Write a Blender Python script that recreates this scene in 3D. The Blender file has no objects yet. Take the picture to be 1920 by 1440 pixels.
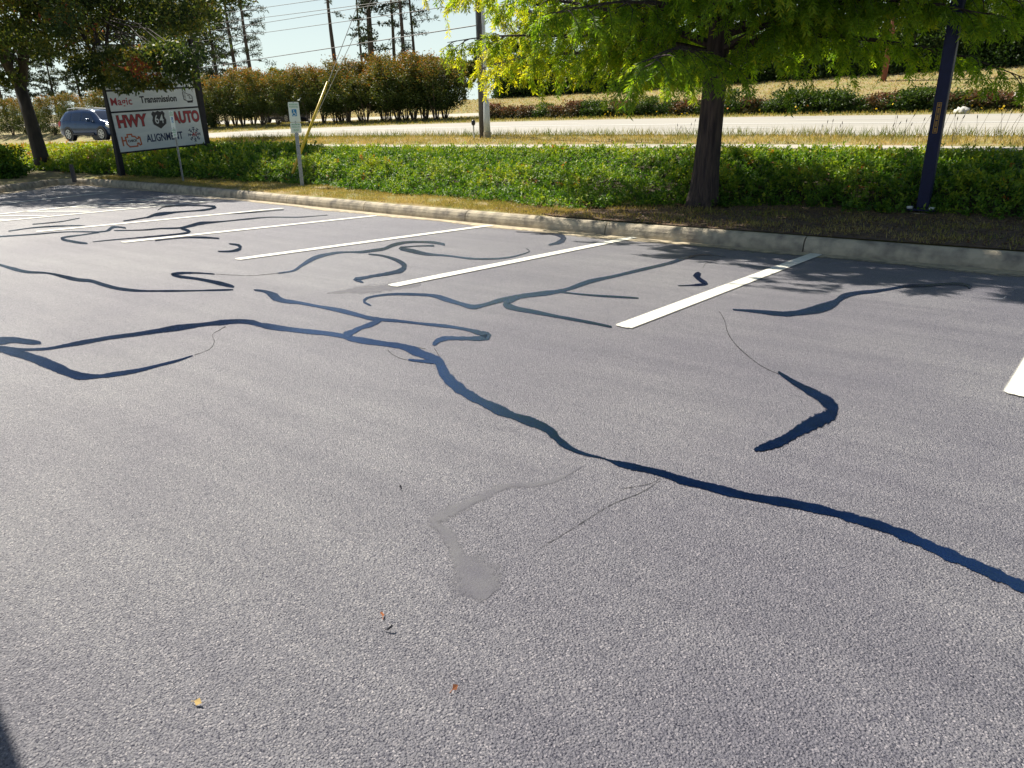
import bpy, math, random
import numpy as np
from mathutils import Matrix, Vector
random.seed(7); rng = np.random.default_rng(11)
scene = bpy.context.scene
COL = scene.collection
PI = math.pi; R = math.radians

# ------------------------------------------------------------------ camera model (survey of the site)
F = 1380.0; CX, CY = 960.0, 720.0; HC = 1.4
RM = np.array([[0.78208347, -0.20208396, 0.58949768],
               [0.62297078, 0.27767109, -0.73130444],
               [-0.01590156, 0.93918094, 0.34305437]])
SU, SV = 0.00896921, -0.03014186            # fall of the car park along X and Y

def ray(x, y): return RM @ np.array([(x-CX)/F, -(y-CY)/F, -1.0])
def lotz(u, v): return SU*u + SV*v
def lot(x, y):
    d = ray(x, y); t = -HC/(d[2]-SU*d[0]-SV*d[1]); return np.array([d[0]*t, d[1]*t, HC+d[2]*t])
def atv(x, y, v):
    d = ray(x, y); t = v/d[1]; return np.array([d[0]*t, v, HC+d[2]*t])
def ux(x, y, v): return float(atv(x, y, v)[0])

# ------------------------------------------------------------------ materials
def nd(nt, t, **kw):
    n = nt.nodes.new(t)
    for k, v in kw.items():
        if k in n.inputs: n.inputs[k].default_value = v
        else: setattr(n, k, v)
    return n
def c4(c): return (c[0], c[1], c[2], 1.0)
def mat(name, c1, c2=None, scale=8.0, rough=0.7, metal=0.0, bump=0.0, bscale=None, detail=5.0, stretch=None, lo=0.35, hi=0.65, spec=0.5):
    m = bpy.data.materials.new(name); m.use_nodes = True; nt = m.node_tree; nt.nodes.clear()
    out = nd(nt, 'ShaderNodeOutputMaterial'); b = nd(nt, 'ShaderNodeBsdfPrincipled')
    b.inputs['Roughness'].default_value = rough; b.inputs['Metallic'].default_value = metal
    b.inputs['Specular IOR Level'].default_value = spec
    nt.links.new(b.outputs[0], out.inputs[0])
    tc = nd(nt, 'ShaderNodeTexCoord'); vec = tc.outputs['Object']
    if stretch:
        mp = nd(nt, 'ShaderNodeMapping'); mp.inputs['Scale'].default_value = stretch
        nt.links.new(vec, mp.inputs[0]); vec = mp.outputs[0]
    c2 = c2 or tuple(x*0.8 for x in c1)
    n = nd(nt, 'ShaderNodeTexNoise', Scale=scale, Detail=detail); nt.links.new(vec, n.inputs['Vector'])
    r = nd(nt, 'ShaderNodeValToRGB'); r.color_ramp.elements[0].position = lo; r.color_ramp.elements[1].position = hi
    r.color_ramp.elements[0].color = c4(c1); r.color_ramp.elements[1].color = c4(c2)
    nt.links.new(n.outputs[0], r.inputs[0]); nt.links.new(r.outputs[0], b.inputs['Base Color'])
    if bump:
        n2 = nd(nt, 'ShaderNodeTexNoise', Scale=bscale or scale*3, Detail=6.0); nt.links.new(vec, n2.inputs['Vector'])
        bp = nd(nt, 'ShaderNodeBump', Strength=1.0, Distance=bump); nt.links.new(n2.outputs[0], bp.inputs['Height'])
        nt.links.new(bp.outputs[0], b.inputs['Normal'])
    return m
def leafmat(name, stops, trans=0.4, tcol=None, rough=0.55, spec=0.3):
    """colour picked per leaf from the mesh attribute rnd; light also comes through the blade"""
    m = bpy.data.materials.new(name); m.use_nodes = True; nt = m.node_tree; nt.nodes.clear()
    out = nd(nt, 'ShaderNodeOutputMaterial'); b = nd(nt, 'ShaderNodeBsdfPrincipled')
    b.inputs['Roughness'].default_value = rough; b.inputs['Specular IOR Level'].default_value = spec
    at = nd(nt, 'ShaderNodeAttribute'); at.attribute_name = 'rnd'
    r = nd(nt, 'ShaderNodeValToRGB'); el = r.color_ramp.elements
    while len(el) < len(stops): el.new(0.5)
    for e, (p, c) in zip(el, stops): e.position = p; e.color = c4(c)
    nt.links.new(at.outputs['Fac'], r.inputs[0]); nt.links.new(r.outputs[0], b.inputs['Base Color'])
    t = nd(nt, 'ShaderNodeBsdfTranslucent'); mx = nd(nt, 'ShaderNodeMixShader'); mx.inputs[0].default_value = trans
    g = nd(nt, 'ShaderNodeMix', data_type='RGBA', blend_type='MULTIPLY'); g.inputs[0].default_value = 1.0
    nt.links.new(r.outputs[0], g.inputs[6]); g.inputs[7].default_value = c4(tcol or (2.2, 2.0, 0.9))
    nt.links.new(g.outputs[2], t.inputs[0])
    nt.links.new(b.outputs[0], mx.inputs[1]); nt.links.new(t.outputs[0], mx.inputs[2]); nt.links.new(mx.outputs[0], out.inputs[0])
    return m

def asphalt():
    m = bpy.data.materials.new('asphalt'); m.use_nodes = True; nt = m.node_tree; nt.nodes.clear(); L = nt.links.new
    out = nd(nt, 'ShaderNodeOutputMaterial'); b = nd(nt, 'ShaderNodeBsdfPrincipled'); L(b.outputs[0], out.inputs[0])
    tc = nd(nt, 'ShaderNodeTexCoord'); V = tc.outputs['Object']
    big = nd(nt, 'ShaderNodeTexNoise', Scale=0.35, Detail=5.0, Roughness=0.6); L(V, big.inputs['Vector'])
    rb = nd(nt, 'ShaderNodeValToRGB'); rb.color_ramp.elements[0].position = .32; rb.color_ramp.elements[1].position = .68
    rb.color_ramp.elements[0].color = (.126, .122, .158, 1); rb.color_ramp.elements[1].color = (.204, .204, .224, 1)
    L(big.outputs[0], rb.inputs[0])
    mp = nd(nt, 'ShaderNodeMapping'); mp.inputs['Scale'].default_value = (.5, 5.0, 1); mp.inputs['Rotation'].default_value = (0, 0, R(4)); L(V, mp.inputs[0])
    st = nd(nt, 'ShaderNodeTexNoise', Scale=0.8, Detail=6.0, Roughness=0.65); L(mp.outputs[0], st.inputs['Vector'])
    rs = nd(nt, 'ShaderNodeValToRGB'); rs.color_ramp.elements[0].position = .35; rs.color_ramp.elements[1].position = .62
    rs.color_ramp.elements[0].color = (.84, .83, .86, 1); rs.color_ramp.elements[1].color = (1.06, 1.05, 1.04, 1); L(st.outputs[0], rs.inputs[0])
    m1 = nd(nt, 'ShaderNodeMix', data_type='RGBA', blend_type='MULTIPLY'); m1.inputs[0].default_value = 1
    L(rb.outputs[0], m1.inputs[6]); L(rs.outputs[0], m1.inputs[7])
    sp = nd(nt, 'ShaderNodeTexVoronoi', Scale=230.0); L(V, sp.inputs['Vector'])
    hs = nd(nt, 'ShaderNodeSeparateColor'); L(sp.outputs['Color'], hs.inputs[0])
    rp = nd(nt, 'ShaderNodeValToRGB'); e = rp.color_ramp.elements; e[0].position = .0; e[0].color = (.12, .12, .24, 1); e[1].position = 1; e[1].color = (2.2, 2.1, 1.9, 1)
    n = e.new(.3); n.color = (.85, .85, .88, 1); n = e.new(.85); n.color = (1.1, 1.09, 1.05, 1)
    L(hs.outputs[0], rp.inputs[0])
    m2 = nd(nt, 'ShaderNodeMix', data_type='RGBA', blend_type='MULTIPLY'); m2.inputs[0].default_value = 1
    L(m1.outputs[2], m2.inputs[6]); L(rp.outputs[0], m2.inputs[7]); L(m2.outputs[2], b.inputs['Base Color'])
    b.inputs['Roughness'].default_value = .52; b.inputs['Specular IOR Level'].default_value = .8
    n1 = nd(nt, 'ShaderNodeTexNoise', Scale=190.0, Detail=4.0, Roughness=.6); L(V, n1.inputs['Vector'])
    n2 = nd(nt, 'ShaderNodeTexVoronoi', Scale=150.0, feature='SMOOTH_F1'); L(V, n2.inputs['Vector'])
    ad = nd(nt, 'ShaderNodeMath', operation='SUBTRACT'); L(n1.outputs[0], ad.inputs[0]); L(n2.outputs['Distance'], ad.inputs[1])
    bp = nd(nt, 'ShaderNodeBump', Strength=1.0, Distance=.0085); L(ad.outputs[0], bp.inputs['Height']); L(bp.outputs[0], b.inputs['Normal'])
    return m

def paintmat(name, col, rough, edge0=.75, edge1=1.0, wear=.0, nscale=60.0, spec=.5, col2=None, bumpd=.002, bsc=120.0, aw=.5, amax=1.0, tint=None, ior=1.5):
    """thin coat on the asphalt: ragged edge from the mesh attribute edge plus noise, the road shows through where it is worn"""
    m = bpy.data.materials.new(name); m.use_nodes = True; nt = m.node_tree; nt.nodes.clear(); L = nt.links.new
    out = nd(nt, 'ShaderNodeOutputMaterial'); b = nd(nt, 'ShaderNodeBsdfPrincipled')
    b.inputs['Roughness'].default_value = rough; b.inputs['Specular IOR Level'].default_value = spec
    tc = nd(nt, 'ShaderNodeTexCoord'); V = tc.outputs['Object']
    nb = nd(nt, 'ShaderNodeTexNoise', Scale=9.0, Detail=6.0); L(V, nb.inputs['Vector'])
    r = nd(nt, 'ShaderNodeValToRGB'); r.color_ramp.elements[0].position = .35; r.color_ramp.elements[1].position = .7
    r.color_ramp.elements[0].color = c4(col); r.color_ramp.elements[1].color = c4(col2 or tuple(c*.8 for c in col)); L(nb.outputs[0], r.inputs[0])
    L(r.outputs[0], b.inputs['Base Color'])
    at = nd(nt, 'ShaderNodeAttribute'); at.attribute_name = 'edge'
    n = nd(nt, 'ShaderNodeTexNoise', Scale=nscale, Detail=5.0, Roughness=.7); L(V, n.inputs['Vector'])
    # alpha = 1 - smoothstep(edge0, edge1, edge + (noise-.5)*aw) ; wear punches noise holes everywhere
    s = nd(nt, 'ShaderNodeMath', operation='MULTIPLY_ADD'); L(n.outputs[0], s.inputs[0]); s.inputs[1].default_value = aw; s.inputs[2].default_value = -.5*aw+wear
    a = nd(nt, 'ShaderNodeMath', operation='ADD'); L(s.outputs[0], a.inputs[0]); L(at.outputs['Fac'], a.inputs[1])
    mr = nd(nt, 'ShaderNodeMapRange', interpolation_type='SMOOTHSTEP'); L(a.outputs[0], mr.inputs[0])
    mr.inputs[1].default_value = edge0; mr.inputs[2].default_value = edge1; mr.inputs[3].default_value = amax; mr.inputs[4].default_value = 0
    b.inputs['IOR'].default_value = ior
    if tint: b.inputs['Specular Tint'].default_value = c4(tint)
    L(mr.outputs[0], b.inputs['Alpha'])
    n2 = nd(nt, 'ShaderNodeTexNoise', Scale=bsc, Detail=3.0); L(V, n2.inputs['Vector'])
    bp = nd(nt, 'ShaderNodeBump', Strength=1.0, Distance=bumpd); L(n2.outputs[0], bp.inputs['Height']); L(bp.outputs[0], b.inputs['Normal'])
    L(b.outputs[0], out.inputs[0])
    return m

M = {}
M['asphalt'] = asphalt()
M['stripe'] = paintmat('white_road_paint', (.84, .83, .74), .55, .70, 1.0, nscale=170., aw=.45, bumpd=.003)
M['seal'] = paintmat('crack_sealant', (.002, .006, .026), .13, .80, .92, nscale=95., aw=.75, spec=1.0, tint=(.13, .42, 1.0), ior=1.9, col2=(.003, .010, .042), bumpd=.0009, bsc=210.)  # blue in base and specular tint painted in for reflected sky
M['crack'] = paintmat('open_crack', (.03, .03, .036), .9, .5, .8, nscale=38., aw=2.4, wear=.22, amax=.85)
M['patch'] = paintmat('smooth_patch', (.128, .126, .152), .7, .45, 1.2, nscale=14., aw=1.5, wear=.14, amax=.62, spec=.4, col2=(.165, .165, .18), bumpd=.0012)
M['kerb'] = mat('kerb_concrete', (.52, .45, .33), (.17, .15, .13), scale=5.5, rough=.9, bump=.010, bscale=40, detail=9, lo=.38, hi=.74)
M['gutter'] = mat('gutter_concrete', (.44, .38, .27), (.27, .24, .19), scale=5, rough=.9, bump=.004, bscale=70, lo=.35, hi=.7)
M['road'] = mat('highway_pavement', (.34, .325, .285), (.41, .39, .34), scale=1.5, rough=.85, bump=.003, bscale=30, stretch=(.15, 1, 1), lo=.3, hi=.7)
M['walk'] = mat('sidewalk_concrete', (.46, .43, .36), (.38, .35, .30), scale=2, rough=.85)
M['ground'] = mat('dry_grass_soil', (.34, .25, .13), (.22, .22, .07), scale=2.2, rough=.95, bump=.03, bscale=25, detail=8, lo=.38, hi=.62)
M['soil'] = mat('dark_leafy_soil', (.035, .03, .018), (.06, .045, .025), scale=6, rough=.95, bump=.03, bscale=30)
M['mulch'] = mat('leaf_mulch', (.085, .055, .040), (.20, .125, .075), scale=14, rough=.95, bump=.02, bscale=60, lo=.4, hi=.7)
M['lane'] = mat('lane_paint', (.85, .85, .82), scale=20, rough=.6)
M['bark'] = mat('cypress_bark', (.095, .068, .060), (.030, .022, .026), scale=20, rough=.95, bump=.05, bscale=24, stretch=(1, 1, .12), lo=.35, hi=.65)
M['bark_dark'] = mat('oak_bark', (.055, .045, .04), (.03, .026, .026), scale=8, rough=.9, bump=.02, stretch=(1, 1, .2))
M['pine_bark'] = mat('pine_bark', (.10, .075, .06), (.05, .04, .035), scale=3, rough=.9, bump=.02, stretch=(1, 1, .3))
M['twig'] = mat('shrub_stem', (.13, .10, .075), (.07, .055, .04), scale=10, rough=.9)
M['cypress'] = leafmat('cypress_needles', [(0, (.07, .14, .018)), (.42, (.17, .28, .028)), (.72, (.32, .34, .030)), (1, (.52, .46, .04))], .55, (2.1, 2.1, .5))
M['oak'] = leafmat('oak_leaves', [(0, (.022, .045, .018)), (.5, (.06, .095, .028)), (.78, (.17, .18, .035)), (.96, (.20, .15, .04)), (1, (.24, .07, .04))], .45, (1.8, 1.6, .7))
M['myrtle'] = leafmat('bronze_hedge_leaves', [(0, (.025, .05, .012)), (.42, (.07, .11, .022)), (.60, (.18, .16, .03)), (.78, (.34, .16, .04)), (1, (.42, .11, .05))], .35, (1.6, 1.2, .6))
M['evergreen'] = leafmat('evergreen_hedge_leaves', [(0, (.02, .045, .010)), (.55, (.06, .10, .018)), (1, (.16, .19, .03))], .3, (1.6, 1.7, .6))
M['pine'] = leafmat('pine_needles', [(0, (.018, .032, .018)), (.7, (.035, .055, .024)), (1, (.08, .09, .03))], .2)
M['redleaf'] = leafmat('red_shrub_leaves', [(0, (.035, .055, .016)), (.4, (.09, .075, .025)), (.75, (.19, .08, .06)), (1, (.30, .20, .07))], .3, (1.5, 1.1, .8))
M['cover'] = leafmat('juniper_cover', [(0, (.025, .075, .012)), (.40, (.10, .20, .025)), (.72, (.26, .33, .035)), (.965, (.46, .41, .04)), (1, (.42, .16, .04))], .3, (1.7, 1.8, .5))
M['grass'] = leafmat('verge_grass', [(0, (.12, .17, .03)), (.35, (.30, .27, .08)), (.75, (.46, .38, .17)), (1, (.58, .47, .24))], .35, (1.5, 1.3, .7))
M['litter'] = leafmat('brown_leaf_litter', [(0, (.06, .035, .02)), (.6, (.16, .085, .045)), (1, (.30, .20, .10))], .1, (1.2, 1, .8))
M['flower'] = leafmat('flowers', [(0, (.7, .5, .02)), (1, (.8, .2, .03))], .1)
M['galv'] = mat('galvanised_steel', (.34, .36, .38), (.22, .24, .26), scale=30, rough=.4, metal=.7)
M['white_metal'] = mat('pale_painted_metal', (.62, .64, .64), (.5, .52, .53), scale=9, rough=.45, stretch=(1, 1, .2))
M['wood_pole'] = mat('weathered_pole_wood', (.13, .12, .12), (.06, .055, .06), scale=7, rough=.9, bump=.01, stretch=(1, 1, .1))
M['red_wood'] = mat('reddish_pole_wood', (.30, .10, .06), (.16, .06, .045), scale=7, rough=.9, stretch=(1, 1, .2))
M['bronze'] = mat('dark_bronze_paint', (.010, .014, .060), (.008, .011, .045), scale=12, rough=.55, spec=.3)
M['yellow'] = mat('yellow_plastic', (.72, .50, .03), (.62, .42, .03), scale=10, rough=.4)
M['wire'] = mat('black_cable', (.02, .02, .025), scale=10, rough=.6)
M['gwire'] = mat('guy_wire_steel', (.35, .35, .34), scale=10, rough=.5, metal=.5)
M['signwhite'] = mat('white_sign_face', (.74, .76, .74), (.64, .67, .67), scale=2.5, rough=.5, stretch=(.6, 1, 3))
M['signframe'] = mat('black_sign_timber', (.018, .016, .022), scale=14, rough=.75, bump=.004)
M['red'] = mat('red_sign_vinyl', (.42, .02, .03), scale=20, rough=.45)
M['black'] = mat('black_sign_vinyl', (.012, .012, .02), scale=20, rough=.45)
M['navy'] = mat('navy_sign_vinyl', (.012, .03, .10), scale=20, rough=.45)
M['orange'] = mat('orange_sign_vinyl', (.58, .14, .05), scale=20, rough=.45)
M['reflect'] = mat('reflective_sign_white', (.78, .84, .78), (.72, .80, .74), scale=12, rough=.4)
M['green'] = mat('sign_green', (.25, .55, .32), scale=20, rough=.5)
M['blue'] = mat('access_blue', (.01, .22, .50), scale=20, rough=.4)
M['carblue'] = mat('blue_car_paint', (.028, .055, .12), (.024, .05, .11), scale=2, rough=.22, metal=.45)
M['cargrey'] = mat('grey_car_paint', (.12, .12, .13), scale=2, rough=.25, metal=.4)
M['carblack'] = mat('black_car_paint', (.012, .012, .02), scale=2, rough=.2)
M['glass'] = mat('dark_car_glass', (.012, .02, .04), scale=2, rough=.06, spec=.8)
M['tyre'] = mat('tyre_rubber', (.015, .015, .016), scale=20, rough=.8)
M['rim'] = mat('alloy_rim', (.55, .55, .55), scale=10, rough=.3, metal=.7)
M['lamp'] = mat('clear_headlamp', (.75, .74, .65), scale=10, rough=.15)
M['taillamp'] = mat('red_tail_lamp', (.55, .02, .03), scale=10, rough=.2)
M['rock'] = mat('pale_rock', (.68, .66, .58), (.5, .48, .42), scale=4, rough=.9, bump=.03)
M['leafyel'] = mat('yellow_dead_leaf', (.60, .42, .16), scale=40, rough=.8)
M['leafred'] = mat('orange_dead_leaf', (.52, .18, .07), scale=40, rough=.8)
M['amber'] = mat('amber_sticker', (.62, .33, .05), scale=20, rough=.5)
M['plastic'] = mat('white_plastic', (.7, .7, .68), scale=10, rough=.5)

# ------------------------------------------------------------------ mesh helpers
class MB:
    def __init__(s): s.v = []; s.f = []
    def quad(s, a, b, c, d):
        n = len(s.v); s.v += [tuple(a), tuple(b), tuple(c), tuple(d)]; s.f.append((n, n+1, n+2, n+3)); return s
    def poly(s, pts):
        n = len(s.v); s.v += [tuple(p) for p in pts]; s.f.append(tuple(range(n, n+len(pts)))); return s
    def box(s, c, d, rz=0.0, mtx=None):
        n = len(s.v); x, y, z = d[0]/2, d[1]/2, d[2]/2; cr, sr = math.cos(rz), math.sin(rz)
        for a in (-1, 1):
            for b in (-1, 1):
                for e in (-1, 1):
                    px, py, pz = a*x, b*y, e*z
                    s.v.append((c[0]+px*cr-py*sr, c[1]+px*sr+py*cr, c[2]+pz))
        for q in ((0, 1, 3, 2), (4, 6, 7, 5), (0, 4, 5, 1), (2, 3, 7, 6), (0, 2, 6, 4), (1, 5, 7, 3)): s.f.append(tuple(n+i for i in q))
        return s
    def tube(s, path, rad, k=8, cap=True, flut=0.0):
        P = [Vector(p) for p in path]; n0 = len(s.v)
        if not hasattr(rad, '__len__'): rad = [rad]*len(P)
        up = Vector((0, 0, 1)); 
        for i, p in enumerate(P):
            t = (P[min(i+1, len(P)-1)]-P[max(i-1, 0)]).normalized()
            a = t.cross(Vector((1, 0, 0)) if abs(t.x) < .8 else Vector((0, 1, 0))).normalized(); b = t.cross(a)
            for j in range(k):
                w = 2*PI*j/k; rr = rad[i]*(1+flut*math.sin(5*w+1.3)+flut*.6*math.sin(3*w+.4))
                s.v.append(tuple(p+(a*math.cos(w)+b*math.sin(w))*rr))
        for i in range(len(P)-1):
            for j in range(k):
                s.f.append((n0+i*k+j, n0+i*k+(j+1) % k, n0+(i+1)*k+(j+1) % k, n0+(i+1)*k+j))
        if cap: s.f.append(tuple(n0+j for j in range(k))[::-1]); s.f.append(tuple(n0+(len(P)-1)*k+j for j in range(k)))
        return s
    def prism(s, pts, o, ax, ay, an, t):
        """outline pts (a,b) in the plane o+a*ax+b*ay, thickness t along an"""
        o, ax, ay, an = map(Vector, (o, ax, ay, an)); n = len(pts); n0 = len(s.v)
        for dd in (0, t):
            for a, b in pts: s.v.append(tuple(o+ax*a+ay*b+an*dd))
        s.f.append(tuple(n0+i for i in range(n))); s.f.append(tuple(n0+n+i for i in range(n))[::-1])
        for i in range(n): s.f.append((n0+i, n0+n+i, n0+n+(i+1) % n, n0+(i+1) % n))
        return s
    def build(s, name, m, parent=None, smooth=False, bevel=0.0):
        me = bpy.data.meshes.new(name); me.from_pydata(s.v, [], s.f); me.update()
        o = bpy.data.objects.new(name, me); COL.objects.link(o); me.materials.append(M[m] if isinstance(m, str) else m)
        if smooth: me.shade_smooth()
        if parent is not None: o.parent = parent
        if bevel:
            b = o.modifiers.new('bevel', 'BEVEL'); b.width = bevel; b.segments = 2; b.limit_method = 'ANGLE'
        return o
def tag(o, label=None, cat=None, group=None, kind=None):
    if label: o['label'] = label
    if cat: o['category'] = cat
    if group: o['group'] = group
    if kind: o['kind'] = kind
    return o
def empty(name, loc, rz=0.0):
    o = bpy.data.objects.new(name, None); o.empty_display_size = .2; o.location = loc; o.rotation_euler = (0, 0, rz); COL.objects.link(o); return o
def copy_tree(o, parent=None):
    c = o.copy(); COL.objects.link(c)
    if parent is not None: c.parent = parent
    for ch in o.children: copy_tree(ch, c)
    return c

def leaves(name, m, C, D, N, Lh, W, rnd, parent=None, bend=0.0):
    """one rhombic blade per row: C foot, D direction, N normal, Lh length, W half width"""
    D = D/np.linalg.norm(D, axis=1, keepdims=True); S = np.cross(D, N); S /= (np.linalg.norm(S, axis=1, keepdims=True)+1e-9)
    n = len(C); V = np.empty((n, 4, 3)); Lh = np.broadcast_to(Lh, n)[:, None]; W = np.broadcast_to(W, n)[:, None]
    V[:, 0] = C; V[:, 1] = C+D*Lh*.5+S*W; V[:, 2] = C+D*Lh; V[:, 3] = C+D*Lh*.5-S*W
    if bend:
        Nn = np.cross(S, D); V[:, 2] -= Nn*Lh*bend; V[:, 0] -= Nn*Lh*bend*.3
    me = bpy.data.meshes.new(name); me.vertices.add(4*n); me.loops.add(4*n); me.polygons.add(n)
    me.vertices.foreach_set('co', V.reshape(-1).astype(np.float32))
    me.loops.foreach_set('vertex_index', np.arange(4*n, dtype=np.int32))
    me.polygons.foreach_set('loop_start', np.arange(0, 4*n, 4, dtype=np.int32))
    me.update(calc_edges=True)
    a = me.attributes.new('rnd', 'FLOAT', 'POINT'); a.data.foreach_set('value', np.repeat(np.clip(rnd, 0, 1), 4).astype(np.float32))
    me.materials.append(M[m]); o = bpy.data.objects.new(name, me); COL.objects.link(o)
    if parent is not None: o.parent = parent
    return o
def rdir(n):
    d = rng.normal(size=(n, 3)); return d/np.linalg.norm(d, axis=1, keepdims=True)

def ribbon(name, m, pts, parent, lift=.004, ss=6, label=None):
    """coat on the car park: pts = (x, y, width) sightings, spline-smoothed and dropped on the lot plane"""
    P = np.array(pts, float); n = len(P)
    if n > 2:
        Q = []
        for i in range(n-1):
            p0, p1, p2, p3 = P[max(i-1, 0)], P[i], P[i+1], P[min(i+2, n-1)]
            k = max(2, int(np.hypot(*(p2-p1)[:2])/5))
            for j in range(k):
                t = j/k; Q.append(.5*((2*p1)+(-p0+p2)*t+(2*p0-5*p1+4*p2-p3)*t*t+(-p0+3*p1-3*p2+p3)*t**3))
        Q.append(P[-1]); P = np.array(Q)
    mb = []; ed = []; f = []
    for i, p in enumerate(P):
        t = P[min(i+1, len(P)-1)][:2]-P[max(i-1, 0)][:2]; t = t/(np.hypot(*t)+1e-6)
        nrm = np.array([-t[1], t[0]]); w = max(p[2], .6)*.5*1.22*(1+.13*math.sin(i*.9+p[0])+.1*math.sin(i*.37+2))
        for s in (-1, -.5, 0, .5, 1):
            q = lot(p[0]+nrm[0]*w*s, p[1]+nrm[1]*w*s); mb.append((q[0], q[1], q[2]+lift)); ed.append(abs(s))
    for i in range(len(P)-1):
        for j in range(4): f.append((i*5+j, i*5+j+1, (i+1)*5+j+1, (i+1)*5+j))
    for j in range(5): ed[j] = 1.0; ed[-1-j] = 1.0
    me = bpy.data.meshes.new(name); me.from_pydata(mb, [], f); me.update()
    if me.polygons and sum(p.normal.z for p in me.polygons) < 0: me.flip_normals()
    a = me.attributes.new('edge', 'FLOAT', 'POINT'); a.data.foreach_set('value', ed)
    me.materials.append(M[m]); o = bpy.data.objects.new(name, me); COL.objects.link(o); o.parent = parent
    if label: o['label'] = label
    return o

# ------------------------------------------------------------------ terrain
def interp(x, xs, ys): return float(np.interp(x, xs, ys))
def vc(u): return interp(u, [-28, -24, -20.3, -16.2, -12.9, -8.3, -4.6, 5], [11.1, 11.1, 10.82, 10.5, 10.2, 9.85, 9.72, 9.72])
def base(u, v): return SU*max(u, -60)+SV*min(v, vc(u))+.19
def DU(u):
    if u > -8: return 0.0
    a = -(min(-u, 80)-8)**2*.00033
    return a-(max(0, -u-80))*.03
def vsn(u): return interp(u, [-28, -18], [16.2, 15.0])
def rows(u):
    zs = -.70+.011*min(0, u+6)
    if u < -40: zs = -.70+.011*(-34)+(DU(u)-DU(-40))*.9
    r = [(12.2, base(u, 99)-HC+.05), (vsn(u)-.15, zs-.05), (vsn(u), zs), (vsn(u)+1.3, zs+.02),
         (18.5, -.57+DU(u)), (31.0, -.23+DU(u)), (34.3, -.13+.5*DU(u)),
         (40.0, .3+.0124*(max(min(u, 10), -60)+4)), (46.0, .66+.013*(max(min(u, 10), -60)+4)),
         (52.5, max(1.25, 2.1+.02*min(u+6, 20))), (60.0, max(1.4, 2.3+.02*min(u+6, 20))), (120.0, 2.2), (600.0, 2.4)]
    return [(v, z+HC) for v, z in r]
def ground(u, v):
    r = rows(u)
    if v <= r[0][0]:
        b = base(u, v); t = max(0, (v-vc(u)))/max(.1, r[0][0]-vc(u)); return b+.05*min(1, t)
    return interp(v, [a for a, _ in r], [b for _, b in r])
US = sorted(set([round(x, 2) for x in list(np.arange(-40, 14.01, 1.0))+list(np.arange(-100, -40, 3.0))+list(np.arange(14, 60, 5.0))+[-600, -400, -250, -180, -140, 100, 200, 400]]))
def grid(name, m, ka, kb, lift=0.0, umin=-1e9, umax=1e9, kind='structure', sub=1, label=None, cat='ground'):
    us = [u for u in US if umin <= u <= umax]; V = []; Fc = []; nrow = 0
    for u in us:
        r = rows(u)[ka:kb+1]; col = []
        for i in range(len(r)-1):
            for s in range(sub): t = s/sub; col.append((r[i][0]*(1-t)+r[i+1][0]*t, r[i][1]*(1-t)+r[i+1][1]*t))
        col.append(r[-1]); nrow = len(col)
        V += [(u, v, z+lift) for v, z in col]
    for i in range(len(us)-1):
        for j in range(nrow-1): Fc.append((i*nrow+j, (i+1)*nrow+j, (i+1)*nrow+j+1, i*nrow+j+1))
    mb = MB(); mb.v = V; mb.f = Fc; o = mb.build(name, m)
    tag(o, label, cat if label else None, kind=kind); return o
grid('ground', 'ground', 0, 12)['label'] = 'dry tan and green grass ground beyond the kerb'
grid('sidewalk', 'walk', 2, 3, .012)
hw = grid('road', 'road', 4, 5, .012); grid('service_road', 'walk', 7, 8, .012)
# kerb line : right -> corner -> toward the viewer on the left
KL = [(60, 9.72)]+[(u, vc(u)) for u in np.arange(14, -26.1, -1.0)]
cor = [(-26.9, 11.05), (-27.6, 10.85), (-27.9, 10.5), (-27.7, 10.1), (-26.7, 9.35), (-24.9, 7.8), (-23.0, 5.9), (-21.6, 3.6), (-21, 0), (-21, -30)]
KL += cor
KL = [np.array(p, float) for p in KL]
def kn(i):
    t = KL[min(i+1, len(KL)-1)]-KL[max(i-1, 0)]; t /= np.hypot(*t); return np.array([t[1], -t[0]])  # outward
n_main = len(KL)-len(cor)
# verge strip between kerb and bank
tgt = []
for i, p in enumerate(KL):
    if i < n_main: tgt.append((p[0], 12.2))
    else:
        tgt.append([(-27.5, 12.2), (-29, 12.2), (-32, 12.2), (-36, 12.2), (-42, 12.2), (-60, 12.2), (-80, 12.2), (-80, 3), (-80, -10), (-80, -40)][i-n_main])
mb = MB(); NR = 7
for i, p in enumerate(KL):
    a = p+kn(i)*.14; b = np.array(tgt[i])
    for j in range(NR):
        q = a+(b-a)*(j/(NR-1)); mb.v.append((q[0], q[1], (base(*q) if j == 0 else ground(*q))-(.012 if j == 0 else 0)))
for i in range(len(KL)-1):
    for j in range(NR-1): mb.f.append((i*NR+j, i*NR+j+1, (i+1)*NR+j+1, (i+1)*NR+j))
vg = mb.build('verge_ground', 'ground'); tag(vg, kind='structure')
# far left ground filling south of the bank line
# car park sheet
lp = MB(); xs = list(np.arange(-30, 62, 4.0)); ys = [-30, -20, -10, -4, 0, 4, 8, 12]
for u in xs:
    for v in ys:
        vv = min(v, 11.4); lp.v.append((u, vv, lotz(u, vv)))
for i in range(len(xs)-1):
    for j in range(len(ys)-1): a = i*len(ys)+j; lp.f.append((a, a+len(ys), a+len(ys)+1, a+1))
LOT = lp.build('parking_lot', 'asphalt'); tag(LOT, 'grey asphalt car park crossed by white bay lines and dark crack sealant', kind='structure')

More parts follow.
